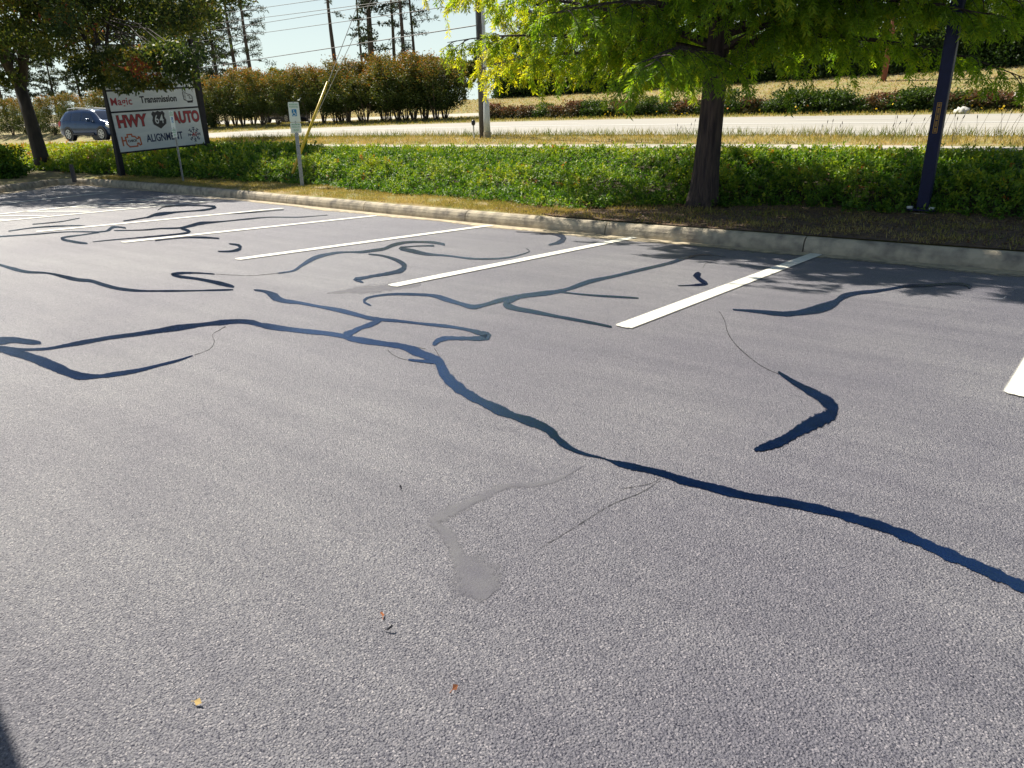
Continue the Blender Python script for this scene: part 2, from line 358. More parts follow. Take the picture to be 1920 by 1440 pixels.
# kerb with joints every ~3 m
def resample(P, step):
    out = [P[0]]; acc = 0
    for a, b in zip(P[:-1], P[1:]):
        d = np.hypot(*(b-a)); n = max(1, int(round(d/step)))
        for k in range(1, n+1): out.append(a+(b-a)*k/n)
    return out
KP = resample(KL, .5)
kb = MB(); gt = MB()
prof = [(0.0, -.05), (0.0, .05), (.012, .11), (.035, .155), (.07, .183), (.11, .193), (.155, .190), (.175, .17), (.18, -.05)]
seg = 6
for s0 in range(0, len(KP)-1, seg):
    idx = list(range(s0, min(s0+seg, len(KP)-1)+1)); n0 = len(kb.v)
    for ii in idx:
        t = KP[min(ii+1, len(KP)-1)]-KP[max(ii-1, 0)]; t /= np.hypot(*t); nn = np.array([t[1], -t[0]])
        p = KP[ii].copy()
        if ii == idx[0]: p = p+t*.008
        if ii == idx[-1]: p = p-t*.008
        z = lotz(*KP[ii])+.004*math.sin(ii*.7)
        for a, h in prof:
            q = p+nn*a; kb.v.append((q[0], q[1], z+h))
    k = len(prof)
    for a in range(len(idx)-1):
        for j in range(k-1): kb.f.append((n0+a*k+j, n0+a*k+j+1, n0+(a+1)*k+j+1, n0+(a+1)*k+j))
    kb.f.append(tuple(n0+j for j in range(k))); kb.f.append(tuple(n0+(len(idx)-1)*k+j for j in range(k))[::-1])
kerb = kb.build('kerb', 'kerb', smooth=False); tag(kerb, kind='structure')
n0 = 0; W_ = []
for ii in range(len(KP)):
    t = KP[min(ii+1, len(KP)-1)]-KP[max(ii-1, 0)]; t /= np.hypot(*t); nn = np.array([t[1], -t[0]])
    w = .42+.06*math.sin(ii*1.3)+.06*math.sin(ii*.53)
    for a in (.004, -w*.5, -w):
        q = KP[ii]+nn*a; gt.v.append((q[0], q[1], lotz(*q)+.005)); W_.append({.004: 0, -w*.5: .5, -w: 1.}[a])
for ii in range(len(KP)-1):
    for j in range(2): gt.f.append((ii*3+j, ii*3+j+1, (ii+1)*3+j+1, (ii+1)*3+j))
M['gutterdust'] = paintmat('sandy_gutter', (.55, .46, .31), .9, .45, 1.05, nscale=9., aw=.9, col2=(.30, .26, .2), bumpd=.003)
gu = gt.build('gutter_sand', 'gutterdust', LOT)
a = gu.data.attributes.new('edge', 'FLOAT', 'POINT'); a.data.foreach_set('value', W_)

# ------------------------------------------------------------------ painted lines
def stripe(p0, p1, w, label=None):
    p0 = np.array(p0, float); p1 = np.array(p1, float); t = p1-p0; Lg = np.hypot(*t); t /= Lg; n = np.array([-t[1], t[0]])
    V = []; E_ = []; Fc = []; k = 12
    ls = [-.03, .03]+[Lg*i/k for i in range(1, k)]+[Lg-.03, Lg+.03]
    for i, s in enumerate(ls):
        for b in (-1.6, -.86, 0, .86, 1.6):
            q = p0+t*s+n*b*w/2; V.append((q[0], q[1], lotz(*q)+.009)); E_.append(1.15 if i in (0, len(ls)-1) else {1.6: 1.15, .86: .5, 0: 0}[abs(b)])
    for i in range(len(ls)-1):
        for j in range(4): Fc.append((i*5+j, i*5+j+1, (i+1)*5+j+1, (i+1)*5+j))
    m_ = MB(); m_.v = V; m_.f = Fc; o = m_.build('stripe', 'stripe', LOT)
    if sum(p.normal.z for p in o.data.polygons) < 0: o.data.flip_normals()
    a = o.data.attributes.new('edge', 'FLOAT', 'POINT'); a.data.foreach_set('value', E_)
    if label: o['label'] = label
def L2(x, y): return lot(x, y)[:2]
def pst(a, b, w, label=None): stripe(L2(*a), L2(*b), w, label)
pst((1168, 614), (1531, 477), .126, 'wide bright white bay line nearest the middle of the car park')
pst((735, 537), (1187, 446), .124); pst((445, 487), (921, 423), .128); pst((230, 455), (704, 405), .130); pst((70, 435), (530, 391), .128)
e0 = L2(1903, 742); stripe((e0[0]+.02, e0[1]), (e0[0]+.12, 9.5), .125, 'white bay line cut by the right edge of the photograph')
pst((-60, 421), (400, 377.5), .10); pst((-60, 408), (317, 370), .10); pst((-60, 389.5), (200, 361.8), .10)
for (a, b) in (((-20, 406), (87, 405)), ((45, 397), (170, 397)), ((120, 389), (246, 390)), ((190, 382), (320, 384)), ((255, 376), (385, 378.5)), ((-60, 413), (20, 412.5))): pst(a, b, .10)

# ------------------------------------------------------------------ crack sealant
S = []
S.append([(-30, 490, 5), (0, 497, 5), (20, 503, 6), (50, 510, 4), (90, 512.5, 4), (123, 520, 6), (147, 525, 5), (170, 527, 6), (193, 534, 8), (220, 541, 6), (253, 545, 5), (287, 546, 3.5), (360, 545.5, 3), (438, 543.5, 2.5)])
S.append([(403, 514.3, 2), (373, 512.3, 3), (343, 512.3, 4), (322, 514.5, 4), (337, 519, 4.5), (367, 522.7, 5), (393, 527.5, 6), (420, 533.5, 7), (440, 538.5, 4)])
S.append([(-20, 655, 12), (0, 655, 12), (43, 656, 5), (87, 654.5, 5), (120, 649, 7), (153, 643, 8), (207, 633.5, 7.5), (253, 627.5, 7), (293, 621.5, 8), (327, 616, 9), (373, 610, 8), (413, 605.5, 9), (447, 603, 9), (473, 605, 11), (490, 610, 9), (520, 615, 8), (567, 621, 8), (607, 625, 8), (640, 630, 10), (667, 637, 11), (720, 645, 10), (753, 650, 12), (773, 657, 14), (793, 665, 11), (820, 676, 15), (828, 690, 19), (837, 707, 18), (860, 728, 17), (890, 747, 16), (933, 768, 15), (967, 782, 15), (1005, 795, 14), (1030, 808, 15), (1050, 828, 13), (1073, 843, 8), (1100, 853, 5), (1127, 859, 3), (1142, 864, 4), (1160, 870, 10), (1187, 876, 12), (1240, 888, 13), (1280, 901.7, 13), (1323, 911.7, 13), (1380, 926.7, 14), (1433, 936.7, 14), (1493, 946.7, 15), (1560, 961.7, 15), (1613, 976.7, 16), (1663, 991.7, 17), (1720, 1015, 18), (1780, 1041.7, 19), (1847, 1070, 19), (1920, 1103, 20), (1995, 1140, 20)])
S.append([(-20, 655, 8), (0, 656, 9), (20, 660, 13), (50, 668, 14), (83, 680, 16), (110, 691, 16), (133, 701, 14), (153, 706, 11), (187, 706, 8), (217, 702, 7), (260, 695, 6), (300, 685, 5), (333, 676.7, 4), (362, 667, 2)])
S.append([(-20, 640, 16), (0, 640, 15), (25, 638, 10), (50, 641, 9), (78, 643.5, 4)])
S.append([(475, 544, 2), (497, 547, 6), (512, 555, 14), (530, 564, 9), (560, 568, 5), (597, 575, 5), (633, 581.7, 6), (667, 590, 7), (693, 597, 7), (717, 600, 6), (750, 602.7, 5), (787, 607, 5), (833, 611.7, 5), (867, 616.7, 6), (893, 623, 8), (916, 630.7, 11), (900, 635, 8), (867, 635, 7), (837, 635, 7), (820, 640, 8), (812, 649, 5)])
S.append([(712, 597, 12), (700, 607, 9), (677, 615, 8), (657, 625, 10), (645, 631, 13)])
S.append([(765, 675, 3), (793, 678, 6), (820, 679, 8)])
S.append([(697, 574, 2), (683, 567, 4), (687, 560, 4), (707, 555, 4), (740, 552, 4), (783, 552.7, 5), (813, 555, 6), (837, 562, 7), (863, 570, 7), (887, 576, 8), (910, 571.7, 6), (933, 565, 8), (955, 560, 9), (983, 555, 9), (1040, 548, 7.5), (1067, 541.7, 7), (1107, 528, 6), (1153, 518, 6), (1200, 506.7, 5), (1250, 495, 5), (1283, 485, 4), (1307, 479, 3), (1333, 478, 2.5), (1362, 482, 1.5)])
S.append([(975, 558, 5), (955, 564, 11), (948, 571, 13), (967, 579, 8), (1000, 585, 6), (1040, 593, 6), (1087, 601.7, 5), (1120, 608, 5), (1148, 614, 3)])
S.append([(1050, 548, 3), (1093, 552.7, 3), (1133, 555.7, 3.5), (1167, 557.7, 4), (1198, 559.5, 2)])
S.append([(1305, 511, 7), (1307, 516, 13), (1309, 522, 9), (1317, 528, 8), (1325, 533, 6), (1310, 534.5, 4), (1293, 535.5, 2), (1270, 536.5, 1.2)])
S.append([(1373, 581, 2), (1413, 584, 6), (1467, 589, 7), (1497, 587, 12), (1533, 580, 14), (1563, 570, 12), (1580, 557, 10), (1607, 550, 6), (1640, 546.7, 5), (1673, 541.7, 5), (1700, 536.7, 5), (1740, 535.7, 4), (1773, 533, 4), (1800, 533, 4), (1820, 538, 4), (1814, 542, 3)])
S.append([(1458, 698, 4), (1487, 717, 10), (1513, 731.7, 12), (1540, 747, 16), (1560, 764, 22), (1556, 779, 24), (1533, 790, 22), (1500, 807, 19), (1467, 827, 17), (1437, 838, 13), (1413, 845, 5)])
S.append([(520, 513, 1.5), (550, 508, 3), (567, 497, 6), (593, 483, 6), (627, 475, 5), (653, 473, 3), (677, 473, 4), (700, 470, 4), (720, 467, 5), (737, 460, 6), (760, 455, 4), (787, 454, 3), (813, 455, 4), (835, 459, 5)])
S.append([(815, 461, 3), (777, 462, 2), (750, 466, 5), (773, 471, 6), (800, 476.7, 5), (840, 480, 3), (880, 485, 3), (913, 486, 3), (947, 484, 2.5), (973, 479, 2), (993, 471.7, 1.5), (985, 466, 1)])
S.append([(690, 477, 2), (717, 480, 4), (743, 488, 7), (758, 498, 9), (753, 507, 8), (730, 513, 6), (700, 518, 5), (680, 522, 5), (664, 524, 4), (682, 530, 3)])
S.append([(967, 435, 1), (1010, 437, 1.5), (1043, 440, 4), (1058, 447, 8), (1047, 455, 6), (1027, 460, 2)])
S.append([(408, 472, 2), (433, 471.5, 4), (450, 467, 7), (447, 460, 5), (428, 457.5, 2)])
S.append([(290, 452, 1.5), (320, 448.5, 1.5), (350, 446, 2), (377, 445.5, 3), (412, 447.5, 2.5)])
S.append([(-10, 444.5, 2), (60, 440, 2), (127, 435, 1.5), (187, 435, 2), (203, 432, 4), (210, 427, 6), (222, 426, 3), (237, 428, 3)])
S.append([(187, 436, 2), (160, 440, 2), (115, 447, 3), (140, 454, 4), (165, 457, 3)])
S.append([(213, 432.7, 1.5), (267, 431.7, 2), (300, 429, 2), (337, 427.7, 3), (360, 423, 5), (377, 419, 5), (417, 415.7, 2.5), (467, 410.7, 2), (507, 407.5, 2), (560, 407.5, 1.5), (615, 403.5, 1)])
S.append([(337, 428, 4), (353, 433, 5), (353, 436.5, 4), (327, 440, 2.5), (273, 445, 2), (213, 450, 1.5), (173, 454, 1)])
S.append([(230, 415, 1.5), (277, 407.7, 3), (290, 403.3, 6), (333, 398, 3), (383, 394, 3), (404, 389, 4), (393, 386.5, 3), (350, 386, 1.5), (310, 388, 1.2), (295, 395, 1.2)])
S.append([(15, 434, 1.5), (67, 427, 2), (133, 423.5, 2), (160, 424, 1)])
S.append([(60, 421, 1.2), (113, 416, 1.5), (150, 409, 1.2)])
S.append([(393, 403, 1.3), (467, 399, 1.5), (533, 393.5, 1.3)])
for k, s in enumerate(S): ribbon('crack_sealant', 'seal', s, LOT, lift=.003+.00012*k)
T = [[(362, 667, 2), (393, 655, 2), (402, 640, 2), (398, 628, 2), (415, 617, 2.5), (425, 611, 3)],
     [(725, 653, 2), (733, 663, 2.2), (753, 673, 2.5), (770, 676, 2.5)], [(812, 650, 2.2), (820, 662, 2), (826, 674, 2.2)], [(718, 646, 2), (760, 648, 2), (800, 655, 1.6)],
     [(1347, 582, 1.6), (1358, 600, 2.2), (1365, 625, 2.4), (1380, 647, 2.6), (1405, 670, 2.6), (1430, 688, 2.6), (1462, 703, 3)],
     [(1345, 585, 1.5), (1375, 580, 1.5)], [(1385, 618, 1.4), (1440, 600, 1.4)],
     [(440, 543, 1.6), (475, 544, 1.6)], [(403, 514, 1.4), (470, 517, 1.6), (525, 512, 1.8)],
     [(1240, 900, 2), (1200, 925, 2), (1150, 945, 1.8), (1100, 975, 2), (1060, 1000, 2.2), (1010, 1030, 1.6)],
     [(1290, 870, 1.6), (1345, 855, 1.6)], [(1310, 882, 1.6), (1400, 856, 1.8)], [(1250, 880, 1.5), (1225, 905, 1.6), (1160, 918, 1.5)],
     [(370, 500, 1.2), (410, 475, 1.3)], [(25, 634, 1.6), (55, 619, 1.4)], [(80, 644, 2.2), (150, 640, 1.6)], [(300, 455, 1.1), (360, 453, 1.1)],
     [(1318, 508, 1.2), (1322, 495, 1.2), (1352, 485, 1.2)], [(1230, 553, 1.2), (1275, 537, 1.4)]]
for k, s in enumerate(T): ribbon('crack', 'crack', s, LOT, lift=.0015+.00008*k)
ribbon('asphalt_patch', 'patch', [(1093, 873, 3), (1050, 897, 8), (1010, 908, 10), (947, 912, 12), (907, 930, 16), (850, 957, 22), (815, 977, 26), (833, 997, 24), (850, 1022, 26), (858, 1045, 34), (868, 1056, 60), (880, 1070, 84), (892, 1086, 92), (904, 1102, 84), (912, 1114, 62), (917, 1121, 30)], LOT, lift=.0022, label='pale smooth snaking patch ending in a round blob')
ribbon('asphalt_patch', 'patch', [(612, 550, 2), (650, 546, 8), (700, 542, 17), (740, 537, 14), (790, 533, 5)], LOT, lift=.0021, label='small grey smear beside the end of a bay line')

# ------------------------------------------------------------------ small things on the asphalt
def debris(name, px, size, m, label, cat, k=0, rz=0.3):
    q = lot(*px); mb = MB()
    if k == 0:
        for (sx, a) in ((1, 0), (-1, .3)):
            mb.poly([(0, 0, .010), (size*.5, sx*size*.32, .018), (size, 0, .012)] if sx > 0 else [(0, 0, .010), (size, 0, .012), (size*.5, -size*.30, .006)])
        mb.tube([(-size*.4, 0, .006), (0, 0, .010)], .001, 5)
    else: mb.tube([(0, 0, .006), (size*.5, size*.1, .010), (size, size*.55, .02), (size*.9, size*.8, .012)], [.002, .0035, .003, .0015], 6)
    o = mb.build(name, m); o.location = q; o.rotation_euler = (0, 0, rz); tag(o, label, cat); return o
debris('fallen_leaf', (365, 1320), .026, 'leafyel', 'small yellow fallen leaf on the asphalt near the lower left corner', 'leaf')
debris('fallen_leaf', (848, 1299), .022, 'leafred', 'tiny rust coloured fallen leaf low in the middle of the asphalt', 'leaf', rz=1.5)
debris('fallen_leaf', (718, 1161), .022, 'leafred', 'tiny orange fallen leaf just above a black twig on the asphalt', 'leaf', rz=2.5)
debris('twig', (722, 1184), .02, 'black', 'short black curled twig lying on the open asphalt', 'twig', k=1)
debris('twig', (752, 921), .014, 'black', 'tiny black curved twig left of the pale patch', 'twig', k=1, rz=2)
debris('wire_scrap', (1868, 562), .09, 'plastic', 'thin white curled scrap on the asphalt near the right kerb', 'scrap', k=1, rz=.4)

# ------------------------------------------------------------------ ground vegetation (stuff)
def scatter(n, u0, u1, f0, f1):
    u = rng.uniform(u0, u1, n); a = np.array([f0(x) for x in u]); b = np.array([f1(x) for x in u]); v = a+(b-a)*rng.random(n)
    z = np.array([ground(x, y) for x, y in zip(u, v)]); return np.stack([u, v, z], 1)
def noise2(P, sc, seed=0):
    x, y = P[:, 0]*sc+seed*7.1, P[:, 1]*sc+seed*3.3
    return (np.sin(x*1.7+np.sin(y*2.3+seed))+np.sin(y*2.1+np.sin(x*1.3))*.9+np.sin((x+y)*3.1+seed)*.6+np.sin((x-1.7*y)*5.3)*.4)/2.9
def cover(name, n, u0, u1, f0, f1, size, label):
    ns = n//11; P = scatter(ns, u0, u1, f0, f1); nz = noise2(P, 1.7); nf = noise2(P, 5.2, 3)
    e0 = np.array([(p[1]-f0(p[0]))/(f1(p[0])-f0(p[0])) for p in P]); edge = np.clip(np.minimum(e0*5, (1-e0)*1.5), .10, 1)
    keep = (nf > -.66); P = P[keep]; nz = nz[keep]; nf = nf[keep]; e0 = e0[keep]; edge = edge[keep]; ns = len(P)
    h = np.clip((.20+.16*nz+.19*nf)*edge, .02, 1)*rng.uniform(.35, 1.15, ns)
    D0 = rng.normal(0, .75, (ns, 3)); D0[:, 2] = rng.uniform(.15, .9, ns); D0 /= np.linalg.norm(D0, axis=1, keepdims=True)
    T = P.copy(); T[:, 2] += h
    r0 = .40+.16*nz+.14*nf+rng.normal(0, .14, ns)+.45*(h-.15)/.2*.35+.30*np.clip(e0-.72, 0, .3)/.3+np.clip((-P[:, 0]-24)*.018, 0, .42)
    r0 = np.where(rng.random(ns) < .005, 1.3, r0); C = []; D = []; N = []; Rr = []
    for j in range(11):
        t = j/10; sd = np.cross(D0, rdir(ns)); sd /= np.linalg.norm(sd, axis=1, keepdims=True)
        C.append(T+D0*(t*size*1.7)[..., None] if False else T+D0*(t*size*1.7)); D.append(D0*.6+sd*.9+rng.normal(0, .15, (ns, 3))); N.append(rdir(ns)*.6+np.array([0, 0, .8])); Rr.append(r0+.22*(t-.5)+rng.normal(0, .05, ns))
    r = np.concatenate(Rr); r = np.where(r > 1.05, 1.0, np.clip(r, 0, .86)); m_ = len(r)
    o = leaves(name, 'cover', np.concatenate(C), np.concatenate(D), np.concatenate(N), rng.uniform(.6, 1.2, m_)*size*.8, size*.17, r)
    tag(o, label, 'ground cover', kind='stuff')
bank0 = lambda u: vc(u)+interp(u, [-24, -17, -9.5, -7.2, -5.9, -4.6, -2.6, -1], [1.0, 1.6, 1.1, .95, 2.1, 2.25, 2.5, 2.5])+.1*math.sin(u*1.1)+.09*math.sin(u*2.7)
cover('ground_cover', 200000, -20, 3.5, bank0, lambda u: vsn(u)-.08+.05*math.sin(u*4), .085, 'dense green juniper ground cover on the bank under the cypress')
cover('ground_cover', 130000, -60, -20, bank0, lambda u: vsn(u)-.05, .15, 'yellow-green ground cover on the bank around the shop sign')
MBS = MB()
for i in range(len(US)-1):
    pass
sl = grid('bank_soil', 'soil', 0, 1, .008, -62, 14)

def grass(name, n, u0, u1, f0, f1, hgt, wid, label, m='grass', bias=.0, th=-.3):
    P = scatter(n, u0, u1, f0, f1); keep = noise2(P, 3.1, 5)+rng.normal(0, .35, n) > th; P = P[keep]; n = len(P)
    D = rng.normal(0, .45, (n, 3)); D[:, 2] = 1; N = rdir(n); N[:, 2] *= .2
    r = .5+.3*noise2(P, .9, 2)+rng.normal(0, .2, n)+bias
    o = leaves(name, m, P, D, N, rng.uniform(.4, 1.25, n)*hgt, wid, r); tag(o, label, 'grass', kind='stuff')
kv = lambda u: vc(u)+.17
grass('grass', 70000, -27, -7.0, kv, lambda u: bank0(u)+.2, .06, .0035, 'short dry grass on the verge between kerb and bank')
grass('grass', 26000, -9.5, 3, kv, lambda u: bank0(u)+.2, .07, .004, 'thin green grass growing through the mulch under the cypress', bias=-.12, th=.05)
grass('grass', 60000, -45, 6, lambda u: vsn(u)+1.3, lambda u: 18.45, .10, .007, 'tan and green grass strip between sidewalk and highway', bias=.05)
grass('grass', 9000, -30, 6, lambda u: 17.9, lambda u: 18.45, .26, .005, 'taller green grass tufts along the near edge of the highway', bias=-.4)
grass('grass', 50000, -75, 6, lambda u: 31.05, lambda u: 39.9, .14, .014, 'green and tan grass along the far side of the highway', bias=-.18)
grass('grass', 50000, -75, 8, lambda u: 46.1, lambda u: 53.5, .12, .02, 'dry mown grass on the slope below the evergreen hedge', bias=.05)
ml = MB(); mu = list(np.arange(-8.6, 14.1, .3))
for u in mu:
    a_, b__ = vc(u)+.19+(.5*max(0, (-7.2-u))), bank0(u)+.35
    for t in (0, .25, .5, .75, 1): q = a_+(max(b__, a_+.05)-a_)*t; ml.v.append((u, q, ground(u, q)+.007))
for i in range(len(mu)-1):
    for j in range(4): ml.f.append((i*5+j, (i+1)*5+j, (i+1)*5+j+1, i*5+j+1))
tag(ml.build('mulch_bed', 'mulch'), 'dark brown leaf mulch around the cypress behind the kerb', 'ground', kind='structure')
# litter and dead leaves on the verge in the shade
P = np.concatenate([scatter(2500, -27, 3, kv, lambda u: 12.6), scatter(6500, -8.5, 3, kv, lambda u: 12.4)]); D = rdir(len(P)); D[:, 2] *= .25; N = rdir(len(P))*.5; N[:, 2] += 1; P[:, 2] += .02+rng.random(len(P))*.03
tag(leaves('leaf_litter', 'litter', P, D, N, rng.uniform(.02, .055, len(P)), .011, rng.random(len(P)), bend=.2), 'brown dead leaves scattered over the kerbside verge', 'leaf litter', kind='stuff')
P = scatter(26000, -60, 3.5, bank0, lambda u: vsn(u)); P[:, 2] += .04

# seed stalks in front of the road on the right
def stalk_bunch(px, y, v, n, h, label):
    c = atv(px, y, v); o = empty('tall_weed', (c[0], v, ground(c[0], v))); tag(o, label, 'weed', 'seeding weeds beside the sidewalk')
    for i in range(n):
        a = rng.uniform(-.5, .5); b = rng.uniform(-.2, .5); x0 = rng.uniform(-.35, .35); y0 = rng.uniform(-.15, .15); z0 = ground(c[0]+x0, v+y0)-o.location.z; hh = h*rng.uniform(.55, 1)
        p2 = (x0+b*hh*.8, y0+a*.2, z0+hh); st = MB().tube([(x0, y0, z0), (x0+b*hh*.3, y0+a*.07, z0+hh*.55), p2], [.004, .003, .002], 4).build('stalk', 'twig', o)
        MB().tube([p2, (p2[0]+b*.05, p2[1], p2[2]+.035), (p2[0]+b*.1, p2[1], p2[2]+.075)], [.003, .009, .003], 5).build('seed_head', 'bark_dark', st)
stalk_bunch(1700, 262, 17.2, 9, .55, 'seeding weed clump left of the dark square pole')
stalk_bunch(1800, 262, 17.0, 8, .60, 'seeding weed clump just right of the dark square pole')
stalk_bunch(1895, 265, 17.0, 8, .75, 'tallest seeding weed clump at the right edge of the view')
stalk_bunch(1290, 262, 17.4, 5, .45, 'sparse seeding weed clump left of the cypress trunk')
stalk_bunch(1560, 262, 17.4, 5, .4, 'thin seeding weed clump midway from cypress to dark pole')

# lane paint on the highway
def zroad(u, v): r = rows(u); return interp(v, [r[4][0], r[5][0]], [r[4][1], r[5][1]])
def lane(v, u0, u1, w=.12):
    k = max(2, int((u1-u0)/1.0)); m_ = MB()
    for i in range(k+1):
        u = u0+(u1-u0)*i/k
        for s in (-1, 1): m_.v.append((u, v+s*w/2, zroad(u, v+s*w/2)+.022))
    for i in range(k): m_.f.append((2*i, 2*i+2, 2*i+3, 2*i+1))
    m_.build('lane_marking', 'lane', hw)
lane(18.95, -120, 40, .1); lane(30.5, -120, 40, .1)
for k in range(-12, 4): lane(22.0, k*12.2+1, k*12.2+4.1); lane(27.4, k*12.2+3, k*12.2+6.1)
lane(24.6, -120, 40, .1); lane(24.9, -120, 40, .1)

# ------------------------------------------------------------------ trees
def crv(p0, d0, length, droop, n=8, wob=.06):
    """a limb: starts at p0 heading d0, bends down by droop"""
    P = [Vector(p0)]; d = Vector(d0).normalized(); st = length/n
    for i in range(n):
        d = (d+Vector((random.gauss(0, wob), random.gauss(0, wob), -droop/n+random.gauss(0, wob*.6)))).normalized(); P.append(P[-1]+d*st)
    return P
def lerp_path(P, t):
    x = t*(len(P)-1); i = min(int(x), len(P)-2); return P[i].lerp(P[i+1], x-i), (P[i+1]-P[i]).normalized()

def cypress(loc, label, H=9.0, limbs=52, hmin=2.15, reach=4.6, dens=1.0, trunk_r=.195, aim=None, seed=3, leaf=(.055, .11), tid=1.0, extra=()):
    random.seed(seed); root = empty('bald_cypress', loc); tag(root, label, 'tree')
    tr = MB(); tp = [(0, 0, -.15), (.0, 0, .05), (.01, 0, .25), (.02, 0, .6), (.04, 0, 1.2), (.06, .01, 2.0), (.08, .02, 3.0), (.06, .05, 5.0), (.02, .05, H*.8), (0, 0, H)]
    tr.tube(tp, [trunk_r*1.75, trunk_r*1.5, trunk_r*1.22, trunk_r*1.08, trunk_r*.98, trunk_r*.92, trunk_r*.82, trunk_r*.5, trunk_r*.2, .02], 22, flut=.045)
    tr.build('trunk', 'bark', root, smooth=True)
    br = MB(); C = []; D = []
    lim = []
    for i in range(limbs):
        f = (i+.5)/limbs; z = hmin+(H-hmin-.4)*f**1.15; az = i*2.39996+random.uniform(-.35, .35)
        L_ = reach*(1-.52*f)*random.uniform(.72, 1.12)
        lim.append((z, az, L_, .16 if f < .3 else .45))
    lim += list(extra)
    for z, az, L_, up in lim:
        P = crv((.06*math.cos(az), .06*math.sin(az), z), (math.cos(az), math.sin(az), up+random.uniform(0, .3)), L_, .50 if z < 4 else .45, 10, .07)
        r0 = .013+.0085*L_; br.tube(P, [r0*(1-.09*k) for k in range(len(P))], 6, cap=False)
        ns = int(L_*5.2*dens)
        for k in range(ns):
            t = .10+.90*(k+random.random())/ns; q, dd = lerp_path(P, t)
            side = Vector((-dd.y, dd.x, 0)).normalized()*(1 if k % 2 else -1)
            l2 = (.45+.75*(1-t))*random.uniform(.7, 1.3)
            Q = crv(q, dd*.6+side*random.uniform(.5, 1.1)+Vector((0, 0, random.uniform(-.25, .35))), l2, 1.0, 5, .12)
            br.tube(Q, [.011, .009, .007, .005, .004, .002], 3, cap=False)
            for j in range(int(l2*7.5*dens)+2):
                w, dw = lerp_path(Q, random.uniform(.1, 1)); sd = Vector((-dw.y, dw.x, 0)).normalized()*random.choice((1, -1))
                l3 = random.uniform(.16, .34); T_ = crv(w, dw*.5+sd*random.uniform(.2, .9)+Vector((0, 0, random.uniform(-.9, .1))), l3, .9, 3, .12)
                C.append([tuple(x) for x in T_])
            C.append([tuple(x) for x in Q[2:6]])
    br.build('branches', 'bark', root, smooth=True)
    T_ = np.array(C)                                   # twigs: n x 4 x 3
    n = len(T_); kf = 13; CC = []; DD = []; NN = []; RR = []
    tone = rng.normal(0, .13, n)+np.clip((-T_[:, 3, 0]-1.2)*.09, -.1, .42)  # leaves towards the left painted yellower, as if sunlit
    for j in range(kf):
        t = (j+.5)/kf*3; i = min(int(t), 2); fr = t-i
        p = T_[:, i]*(1-fr)+T_[:, i+1]*fr; d = T_[:, i+1]-T_[:, i]; d /= np.linalg.norm(d, axis=1, keepdims=True)
        s = np.cross(d, np.array([0, 0, 1.0])+rng.normal(0, .5, (n, 3))); s /= np.linalg.norm(s, axis=1, keepdims=True)
        for sg in (1, -1):
            CC.append(p+rng.normal(0, .006, (n, 3))); DD.append(d*.75+s*sg*.8+rng.normal(0, .12, (n, 3))-np.array([0, 0, .15])); NN.append(np.cross(d, s)+rng.normal(0, .3, (n, 3)))
            RR.append(.36+tone+rng.normal(0, .09, n)+.12*t/3)
    CC = np.concatenate(CC); keep = rng.random(len(CC)) < tid
    big = np.clip((CC[keep][:, 2]-4.1)/.6, 0, 1)  # leaves above the view enlarged to thicken the shade below
    leaves('crown', 'cypress', CC[keep], np.concatenate(DD)[keep], np.concatenate(NN)[keep], rng.uniform(leaf[0], leaf[1], keep.sum())*(1+1.1*big), .0095*(1+1.3*big), np.concatenate(RR)[keep], root, bend=.12)
    print('cypress leaves', keep.sum()); return root
A_ = math.atan2
cyp_b = (-5.46, 12.0, ground(-5.46, 12.0))
cypress(cyp_b, 'large feathery green cypress with thick fluted trunk on the shaded bank', extra=[
    (2.35, PI*1.02, 4.9, .20), (2.5, PI*.93, 4.9, .22), (2.4, PI*1.12, 4.3, .15), (2.5, PI*1.2, 3.8, .15), (3.0, PI*.98, 5.3, .12), (3.3, PI*1.1, 4.9, .12), (3.7, PI*1.03, 5.2, .1), (3.8, PI*.92, 5.0, .1), (4.3, PI*1.06, 4.6, .1), (4.0, -PI*.5, 3.2, .35), (4.2, -PI*.62, 3.4, .3), (4.6, -PI*.75, 4.0, .3), (5.0, -PI*.25, 3.4, .3), (4.3, -PI*.85, 4.4, .35), (4.9, -PI*.12, 4.2, .3), (3.8, -PI*.35, 3.0, .35), (4.8, -PI*.8, 4.2, .3), (4.6, PI*.45, 4.6, .3), (5.2, PI*.32, 4.8, .3), (5.6, PI*.55, 4.6, .3), (4.9, PI*.2, 4.8, .3), (5.8, PI*.4, 4.6, .3), (6.2, PI*.1, 4.4, .3), (2.4, -.25, 3.8, .30), (2.6, .15, 4.2, .25), (2.9, -.6, 3.8, .25), (2.7, -1.1, 3.0, .35), (3.3, -.35, 4.4, .2), (3.9, 0, 4.4, .12), (4.2, -.5, 4.0, .15), (3.4, 2.7, 4.3, .12), (2.7, .8, 3.4, .2)])
cypress((3.4, 11.9, ground(3.4, 11.9)), 'second feathery cypress whose branch tips hang into the upper right corner', H=8.5, limbs=30, reach=3.9, seed=9, dens=.75, hmin=2.6, extra=[(4.8, -PI*.85, 3.6, .3), (4.6, PI*.6, 4.4, .3), (5.2, PI*.75, 4.4, .3), (5.0, PI*.9, 4.4, .3), (3.0, PI*1.12, 5.0, .25), (3.3, PI*1.2, 5.2, .25), (3.2, PI*1.02, 5.0, .3), (3.7, PI*1.15, 5.2, .2)])

